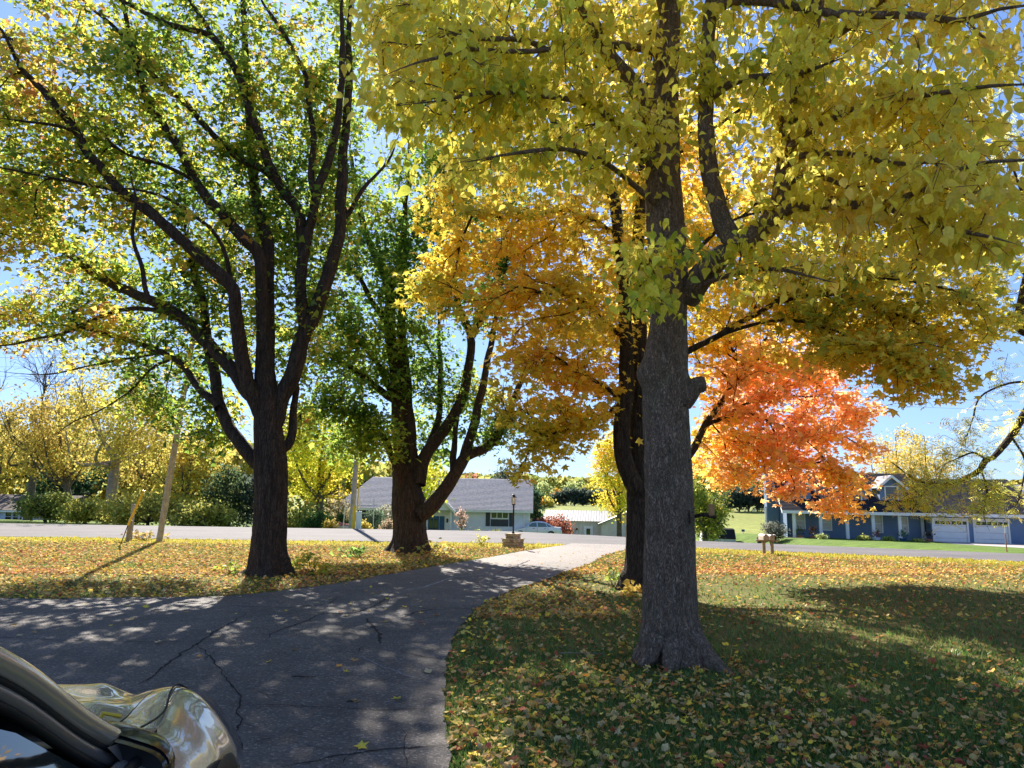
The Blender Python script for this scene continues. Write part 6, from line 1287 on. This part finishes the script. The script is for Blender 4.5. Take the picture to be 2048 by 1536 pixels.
# flanks, sills and doors
def flank(sg, v0, v1, name):
    prof = [(.80, .995), (.87, .975), (.92, .92), (.94, .80), (.945, .62), (.935, .45), (.90, .28)]
    return grid_mesh(name, [[K(sg * (c + (hw(v) - .93)), v, z) for c, z in prof] for v in np.linspace(v0, v1, 8)], M['car_paint'], car, subd=1)
for sg in (1, -1): flank(sg, -1.15, -.03, 'door'); flank(sg, -2.05, -1.16, 'door'); flank(sg, -3.4, -2.06, 'rear_quarter')
part('floor_pan', 'car_black', car, K, [(-.86, .86, -3.35, 1.2, .2, .3)])
grid_mesh('boot_lid', [[K(c * .93, v, z - .03 * c * c) for c in np.linspace(-.97, .97, 9)] for v, z in ((-2.75, 1.04), (-3.0, 1.04), (-3.3, 1.0), (-3.45, .92), (-3.5, .6), (-3.42, .3))], M['car_paint'], car)
grid_mesh('roof', [[K(c * w, v, z - .05 * c * c) for c in np.linspace(-1, 1, 11)] for v, w, z in ((-.74, .62, 1.455), (-1.0, .60, 1.50), (-1.5, .59, 1.515), (-2.0, .59, 1.485), (-2.25, .60, 1.40))], M['car_paint'], car)
grid_mesh('windscreen', [[K(c * w, v - .0 + .10 * (1 - c * c), z) for c in np.linspace(-1, 1, 11)] for v, w, z in ((-.05, .77, 1.015), (-.40, .69, 1.24), (-.80, .61, 1.42))], M['car_glass'], car)
grid_mesh('rear_window', [[K(c * w, v, z - .03 * c * c) for c in np.linspace(-1, 1, 9)] for v, w, z in ((-2.25, .64, 1.40), (-2.8, .76, 1.05))], M['car_glass'], car)
part('cowl', 'car_black', car, K, [(-.83, .83, -.04, .10, .93, 1.008)])
PP = [(.795, .13, .925), (.775, -.02, 1.005), (.74, -.2, 1.112), (.69, -.46, 1.288), (.64, -.75, 1.425), (.605, -1.05, 1.485), (.60, -1.5, 1.505), (.60, -1.95, 1.48), (.62, -2.3, 1.38), (.69, -2.8, 1.07)]
def rail(name, mat, off, r, sg=1, i0=0, i1=None):
    P = catmull([np.array(p) for p in PP[i0:i1]], .05); path = []
    for i, p in enumerate(P):
        tdir = P[min(i + 1, len(P) - 1)] - P[max(i - 1, 0)]; tdir /= np.linalg.norm(tdir); nrm = np.array([.12, tdir[2], -tdir[1]]) if tdir[1] > 0 else np.array([.12, -tdir[2], tdir[1]])
        nrm /= np.linalg.norm(nrm); q = p + nrm * off; path.append(K(sg * q[0], q[1], q[2]))
    mb = MB(); mb.tube(path, r, 12); return mb.build(name, M[mat], car, True)
for sg in (1, -1):
    rail('pillar', 'car_paint', -.004, .027, sg); rail('seal', 'car_seal', .027, .012, sg); rail('door_frame', 'car_frame', .048, .016, sg, 1); rail('seal', 'car_seal', .069, .011, sg, 1)
    cz = lambda z: .815 - .20 * max(0, z - .98) / .45
    W = lambda pts, nm: (lambda m: (m.poly([K(sg * (cz(z) - .012), v, z) for v, z in pts][::sg]), m.build(nm, M['car_glass'], car))[1])(MB())
    W([(-.20, .985), (-.46, 1.17), (-.76, 1.31), (-1.08, 1.375), (-1.13, .985)], 'side_window'); W([(-1.20, .985), (-1.16, 1.38), (-1.6, 1.40), (-2.0, 1.37), (-2.15, .985)], 'side_window'); W([(-2.2, .985), (-2.08, 1.35), (-2.3, 1.27), (-2.6, 1.02)], 'quarter_window')
    mb = MB(); mb.poly([K(sg * (cz(z) + .001), v, z) for v, z in [(.05, .975), (-.09, .975), (-.15, 1.04), (-.09, 1.03)]][::sg]); mb.build('sail_panel', M['car_frame'], car)
    part('centre_pillar', 'car_seal', car, lambda c, v, z: K(sg * c, v, z), [(.70, .80, -1.2, -1.13, .97, 1.0)]); mb = MB(); mb.tube([K(sg * .81, -1.165, .98), K(sg * .625, -1.12, 1.41)], .035, 8); mb.build('centre_pillar', M['car_seal'], car)
    mb = MB(); mb.tube([K(sg * .84, v, .985) for v in np.linspace(.0, -2.7, 12)], .014, 8); mb.build('belt_trim', M['car_seal'], car)
    for vv in (.47, -2.15):
        for nm, ra, rb, mat, off in (('arch_cladding', .375, .455, 'car_black', .006), ('arch_lip', .352, .374, 'car_frame', .004), ('wheel_well', .02, .352, 'rubber', .004)):
            rows = [[K(sg * (.945 + off + (hw(vv + r_ * math.cos(a)) - .93) - (.02 if r_ == rb and nm == 'arch_cladding' else 0)), vv + r_ * math.cos(a), max(.12, .34 + r_ * math.sin(a))) for a in np.linspace(.22, math.pi + .45, 36)] for r_ in (ra, (ra + rb) / 2, rb)]
            grid_mesh(nm, rows, M[mat], car)
        w = MB(); prof = [(.20, .0), (.315, .0), (.33, .035), (.33, .19), (.30, .19)]; rows = [[K(sg * (.955 - d), vv + r_ * math.cos(a), .345 + r_ * math.sin(a)) for a in np.linspace(0, 2 * math.pi, 40)] for r_, d in prof]; wo = grid_mesh('wheel', rows, M['rubber'], car)
        for k in range(5):
            a = 2 * math.pi * k / 5 + .3; mb = MB(); mb.tube([K(sg * .952, vv + .03 * math.cos(a), .345 + .03 * math.sin(a)), K(sg * .956, vv + .2 * math.cos(a), .345 + .2 * math.sin(a))], [.03, .022], 6); mb.build('spoke', M['chrome'], wo)
# mirror: housing seen from behind with glass coloured black for its dark reflection
mc = np.array([.815, -.085, .968]); rows = []
for u, s in ((0, .0), (.02, .55), (.10, .88), (.28, 1.0), (.6, 1.0), (.85, .96), (1.0, .90)):
    ring = []
    for a in np.linspace(0, 2 * math.pi, 29)[:-1]:
        ca_, sa_ = math.cos(a), math.sin(a); ex = .105 * math.copysign(abs(ca_) ** .62, ca_) * s; ez = .070 * math.copysign(abs(sa_) ** .62, sa_) * s + (.018 * ca_ * s if sa_ > 0 else .0)
        ring.append(K(mc[0] + ex - .02 * (u < .3), mc[1] + .13 - .15 * u, mc[2] + ez - .42 * ex))
    rows.append(ring)
mir = grid_mesh('mirror', rows, M['mirror_gloss'], car, closed=True); rim = rows[-1]
mb = MB(); ctr = np.mean(np.array(rim), 0); back = np.array([CF[0], CF[1], 0]) * .012; mb.poly([tuple(ctr + (np.array(p) - ctr) * .96 + back) for p in rim]); mb.build('mirror_glass', M['car_black'], mir)
cap_rows = [[tuple(np.array(p) + np.array([0, 0, .004]) + (np.array(p) - ctr) * .012) for p in r[1:14]] for r in rows[1:6]]; grid_mesh('mirror_cap', cap_rows, M['mirror_gloss'], mir)
mb = MB(); mb.tube([K(.80, -.03, .985), K(.87, -.03, .965)], [.04, .035], 10); mb.build('mirror_arm', M['car_black'], mir)
# loose wire and bracket by the windscreen, wiper
wz = lambda c, v, h: K(c, v, top_z(c, v) + h)
mb = MB(); mb.tube(catmull([np.array(wz(c, v, h)) for c, v, h in ((.60, .10, .03), (.66, .14, .03), (.70, .24, .02), (.72, .36, .015), (.73, .52, .012), (.70, .70, .01), (.68, .86, .008), (.70, .93, .004))], .03), .0035, 6, cap=True); mb.build('loose_wire', M['car_seal'], car)
part('bracket', 'plate_grey', car, K, [(.60, .68, .04, .10, .99, 1.035)], bev=.008); mb = MB(); mb.tube([K(.66, .10, 1.0), K(.68, .12, 1.045), K(.72, .14, 1.03)], .006, 6); mb.build('clip', M['yellow_plastic'], car)
mb = MB(); mb.tube([K(.45, .08, 1.0), K(-.1, -.05, 1.045)], [.011, .007], 6); mb.build('wiper', M['car_seal'], car)
# ---------------------------------------------------------------- grass, fallen leaves, sprouts
rng = np.random.default_rng(77)
def ground_samples(n, x0, x1, y0, y1):
    px = rng.uniform(x0, x1, n); py = rng.uniform(y0, y1, n); d = FWD[None] + ((px - 1024) / 1420)[:, None] * RGT - ((py - 768) / 1420)[:, None] * UPV
    t_ = -EYE[2] / d[:, 2]; P = EYE + d * t_[:, None]; return P[:, 0], P[:, 1]
def lawn_ok(x, y, m=.0): return (~in_drive(x, y)) & (y < ynear(x) - .15 + m) & (y > 1.0)
TR = [(1.70, 7.75, .42), (2.37, 13.6, .4), (-4.93, 15.1, .55), (-2.95, 21.5, .7)]
x, y = np.concatenate([ground_samples(150000, -500, 2500, 1092, 1900), ground_samples(70000, -300, 2350, 1075, 1140), ground_samples(40000, 700, 2300, 1300, 2300)], 1)
ok = lawn_ok(x, y, .12); x, y = x[ok], y[ok]; N = len(x)
for a, b, r in TR: k = (x - a) ** 2 + (y - b) ** 2 > (r * .8) ** 2; x, y = x[k], y[k]
N = len(x); n1 = fbm(x, y, 2.2, 21); n2 = fbm(x, y, 9, 22)
h = rng.uniform(.025, .06, N) * (.7 + .6 * n1) * (1 + .015 * y); w = .0042 * (1 + y / 5.5) * rng.uniform(.7, 1.3, N); a = rng.uniform(0, 2 * math.pi, N); lean = rng.uniform(.2, 1.1, N) * h
dx, dy = np.cos(a), np.sin(a); b = rng.uniform(0, 2 * math.pi, N); V = np.zeros((N, 3, 3)); V[:, 0] = np.stack([x - dx * w, y - dy * w, np.zeros(N) - .003], 1); V[:, 1] = np.stack([x + dx * w, y + dy * w, np.zeros(N) - .003], 1); V[:, 2] = np.stack([x + np.cos(b) * lean, y + np.sin(b) * lean, h], 1)
verge = smooth(3.4, 1.8, ynear(x) - y); f = np.clip(n1 * .9 + rng.normal(0, .18, N) + .12 * (x < -1), 0, 1)
C = palette([(.03, .08, .012), (.06, .14, .018), (.12, .20, .025), (.22, .22, .05)], rng, N, field=f, spread=.1, val=.22); C = C * (1 - verge[:, None]) + palette([(.26, .28, .02), (.46, .38, .03), (.58, .44, .04)], rng, N, val=.15) * verge[:, None]
g = np_mesh('grass', V.reshape(-1, 3), np.arange(N * 3).reshape(-1, 3), M['blade'], np.repeat(C, 3, 0)); set_props(g, 'short lawn grass on both sides of the driveway', 'grass', None, 'stuff')
# fallen leaves
def litter_cols(n, x, y):
    f = rng.random(n); P_ = np.array([(.58, .39, .12), (.68, .49, .09), (.76, .57, .05), (.78, .34, .05), (.44, .20, .06), (.44, .09, .04), (.56, .42, .19), (.40, .26, .10)]); pw = np.array([.25, .15, .12, .10, .11, .06, .07, .14]); i = rng.choice(len(P_), n, p=pw / pw.sum()); c = P_[i] * np.exp(rng.normal(0, .22, (n, 1)))
    red = (fbm(x, y, 2.0, 31) > .60)[:, None] & (rng.random((n, 1)) < .32); c = np.where(red, np.array([.55, .22, .09]) * np.exp(rng.normal(0, .25, (n, 1))), c)
    return c
def keep_mask(x, y):
    nz = fbm(x, y, 1.6, 41); n3 = fbm(x, y, 5, 42); d = .25 + 1.35 * (nz - .35) + .8 * (n3 - .45)
    right_gap = (x > 1.5) * smooth(7.2, 8.6, y) * smooth(16.0, 14.5, y); d = d * (1 - .8 * right_gap)
    d = d + .35 * smooth(5.5, 3.5, y) * (x > 0) + .30 * smooth(14.5, 17, y) + .22 * (x < -1); near_edge = ynear(x) - y; d = d * smooth(1.7, 3.2, near_edge) + .02
    for a, b, r in TR: d = d * (((x - a) ** 2 + (y - b) ** 2) > r * r)
    return rng.random(len(x)) < np.clip(d, 0, 1)
def rot_flat(n, tilt):
    a = rng.uniform(0, 2 * math.pi, n); yv = np.stack([np.cos(a), np.sin(a), rng.normal(0, tilt * .7, n)], 1); nv = np.stack([rng.normal(0, tilt, n), rng.normal(0, tilt, n), np.ones(n) * np.where(rng.random(n) < .25, -1, 1)], 1); return frames(yv, nv)
xs_, ys_ = np.concatenate([ground_samples(29000, -100, 2250, 1230, 1800), ground_samples(36000, -250, 2300, 1140, 1240), ground_samples(95000, -250, 2300, 1080, 1150)], 1)
ok = lawn_ok(xs_, ys_) ; xs_, ys_ = xs_[ok], ys_[ok]; k = keep_mask(xs_, ys_); xs_, ys_ = xs_[k], ys_[k]; N = len(xs_)
pos = np.stack([xs_, ys_, rng.uniform(.012, .045, N)], 1); R = rot_flat(N, .55); size = rng.uniform(.030, .066, N) * (1 + .016 * ys_) * np.where(rng.random(N) < .12, 1.35, 1); C = litter_cols(N, xs_, ys_)
kind = rng.random(N) < .4
x2, y2, z2 = proj(pos); vis = (x2 > 5) & (x2 < 2043) & (y2 < 1531); score = np.where(vis, size / z2, 0); pick = np.argsort(-score)[:220]; keep = np.ones(N, bool); keep[pick] = False
T1_, T2_ = leaf_template('curl'), leaf_template('maplefall')
for tm, sel, nm in ((T1_, keep & ~kind, 'a'), (T2_, keep & kind, 'b')):
    V, F, CC = scatter(tm, pos[sel], R[sel], size[sel], C[sel]); o = np_mesh('leaf_litter', V, F, M['litter'], CC); set_props(o, 'curled oval fallen leaves scattered over the lawn grass' if nm == 'a' else 'lobed fallen maple leaves scattered over the lawn grass', 'fallen leaves', None, 'stuff')
LC = [((.76, .57, .06), 'yellow'), ((.78, .34, .06), 'orange'), ((.42, .09, .05), 'dark red'), ((.60, .41, .14), 'tan'), ((.42, .26, .10), 'brown'), ((.62, .48, .26), 'pale buff')]
LM = {}
for kk, (c, nm) in enumerate(LC):
    for tk, tm in ((0, T1_), (1, T2_)):
        me = bpy.data.meshes.new('fallen_leaf'); me.from_pydata([tuple(q) for q in tm[0]], [], [tuple(int(a) for a in q) for q in tm[1]]); at = me.attributes.new('Col', 'FLOAT_COLOR', 'POINT'); at.data.foreach_set('color', np.tile(np.append(c, 1), len(tm[0])).astype(np.float32)); me.materials.append(M['litter']); LM[(kk, tk)] = me
LCA = np.array([c for c, _ in LC])
def leaf_obj(p, R_, s, kk, tk, where):
    o = bpy.data.objects.new('fallen_leaf', LM[(kk, tk)]); COL.objects.link(o); m3 = R_ * s; o.matrix_basis = Matrix(((*m3[0], p[0]), (*m3[1], p[1]), (*m3[2], p[2]), (0, 0, 0, 1)))
    sh_ = 'lobed' if tk else 'curled oval'; set_props(o, f'{LC[kk][1]} {sh_} leaf fallen on {where}', 'fallen leaf', f'{LC[kk][1]} {sh_} leaves on {where}')
for j in pick:
    wh = 'the grass along the driveway edge' if x2[j] < 1010 else 'the grass at the lower right corner' if x2[j] > 1700 else 'the grass left of the near trunk' if x2[j] < 1265 and y2[j] < 1400 else 'the grass in front of the near trunk'
    leaf_obj(pos[j], R[j], size[j], int(np.argmin(((LCA - C[j]) ** 2).sum(1))), int(kind[j]), wh)
# leaves lying on the driveway
xd, yd = np.concatenate([ground_samples(52, 380, 1150, 1140, 1260), ground_samples(10, 300, 900, 1260, 1530), ground_samples(40, 900, 1250, 1100, 1140), ground_samples(12, 0, 450, 1210, 1300)], 1); ok = in_drive(xd, yd); xd, yd = xd[ok], yd[ok]; n = len(xd)
px_ex = [(840, 1244, 2), (398, 1313, 1), (723, 1494, 0), (712, 1403, 4), (680, 1224, 1), (822, 1251, 5), (1158, 1275, 0)][:6]
P = [atZ(a, b, .03) for a, b, _ in px_ex]; ck = [c for _, _, c in px_ex] + list(rng.choice([0, 0, 0, 3, 5, 5, 1, 4], n)); P = P + [np.array([a, b, .03]) for a, b in zip(xd, yd)]; Rd = rot_flat(len(P), .18)
for j, p in enumerate(P): leaf_obj(p, Rd[j], float(rng.uniform(.06, .10)), int(ck[j]), int(rng.random() < .5), 'the driveway asphalt')
# fallen twigs
for px, py, L, a_, lab, cat in [(608, 1354, .22, .1, 'thin dark twig lying on the driveway asphalt', 'twig'), (1165, 1307, .5, .05, 'pale thin stick lying in the grass left of the near trunk', 'stick'), (705, 1403, .1, .5, 'short brown twig beside a leaf on the asphalt', 'twig')]:
    p = atZ(px, py, .032); mb = MB(); mb.tube([p + np.array([math.cos(a_), math.sin(a_), 0]) * L * (u - .5) + np.array([0, .012 * math.sin(u * 7), .004]) for u in np.linspace(0, 1, 6)], [.004, .006, .006, .005, .004, .002], 6); o = mb.build('fallen_twig', M['wood_old' if 'stick' in lab else 'bark_brown']); set_props(o, lab, cat)
# sprouts at the trunk feet
def sprout(label, px, py, n, s, wid, hgt, cols, seed):
    rg = np.random.default_rng(seed); p = atZ(px, py); root = thing('sprout', label, 'plant', p); mb = MB(); tips_ = []
    for k in range(n): e = p + np.array([rg.normal(0, wid), rg.normal(0, wid * .7), hgt * rg.uniform(.35, 1)]); mb.tube([p + rg.normal(0, .03, 3) * np.array([1, 1, 0]), (p + e) / 2 + rg.normal(0, .02, 3), e], .004, 4); tips_.append(e)
    mb.build('stem', M['bark_brown'], root); T_ = np.repeat(np.array(tips_), 4, 0); T_ = T_ + rg.normal(0, s * .5, T_.shape); h_ = rg.normal(0, 1, T_.shape); h_[:, 2] *= .4
    V, F, C = scatter(leaf_template('lobed'), T_, frames(h_, rg.normal(0, .5, T_.shape) + np.array([0, -.4, .8])), rg.uniform(.7, 1.3, len(T_)) * s, palette(cols, rg, len(T_), val=.15)); o = np_mesh('foliage', V, F, M['leaf'], C, root); o['kind'] = 'stuff'
sprout('bright yellow-green sprout at the right foot of the big left trunk', 622, 1150, 16, .13, .22, .42, [(.35, .45, .03), (.7, .6, .04), (.7, .5, .05)], 1)
sprout('low green and gold sprout, further right of the big left trunk', 652, 1150, 9, .12, .15, .2, [(.3, .35, .03), (.7, .5, .05)], 2)
sprout('small green sprout at the left foot of the big left trunk', 458, 1148, 10, .11, .15, .2, [(.10, .22, .02), (.3, .3, .03)], 3)
sprout('small yellow and green sprout in the grass left of the twin-stemmed trunk', 1226, 1176, 10, .10, .09, .30, [(.10, .24, .03), (.45, .5, .04)], 4)
sprout('orange-leaved sprout at the foot of the twin-stemmed trunk', 1268, 1190, 12, .12, .18, .16, [(.75, .4, .05), (.5, .4, .05)], 5)
sprout('mixed green and orange sprouts around the foot of the thick trunk by the lamp post', 868, 1112, 14, .15, .35, .3, [(.15, .25, .03), (.6, .4, .05), (.5, .2, .05)], 6)
sprout('small green sprout left of the thick trunk by the lamp post', 720, 1117, 12, .14, .25, .28, [(.08, .2, .03), (.2, .3, .04)], 7)
sprout('tuft of taller yellow grass left of the lamp pier', 962, 1092, 14, .12, .12, .3, [(.4, .4, .05), (.5, .45, .08)], 8)
sprout('orange weeds between the short post and the leaning pole', 290, 1082, 18, .13, .3, .3, [(.6, .35, .06), (.5, .3, .1), (.3, .3, .05)], 9)
# one upright tan leaf against the near trunk
p = atZ(1352, 1320, .03); leaf_R = frames(np.array([[.1, .2, 1.0]]), np.array([[.1, -1.0, .1]]))[0]; o = bpy.data.objects.new('fallen_leaf', LM[(3, 1)]); COL.objects.link(o); m3 = leaf_R * .10; q = p + np.array([0, -.06, .05]); o.matrix_basis = Matrix(((*m3[0], q[0]), (*m3[1], q[1]), (*m3[2], q[2]), (0, 0, 0, 1))); set_props(o, 'tan lobed leaf standing upright against the foot of the near trunk', 'fallen leaf')
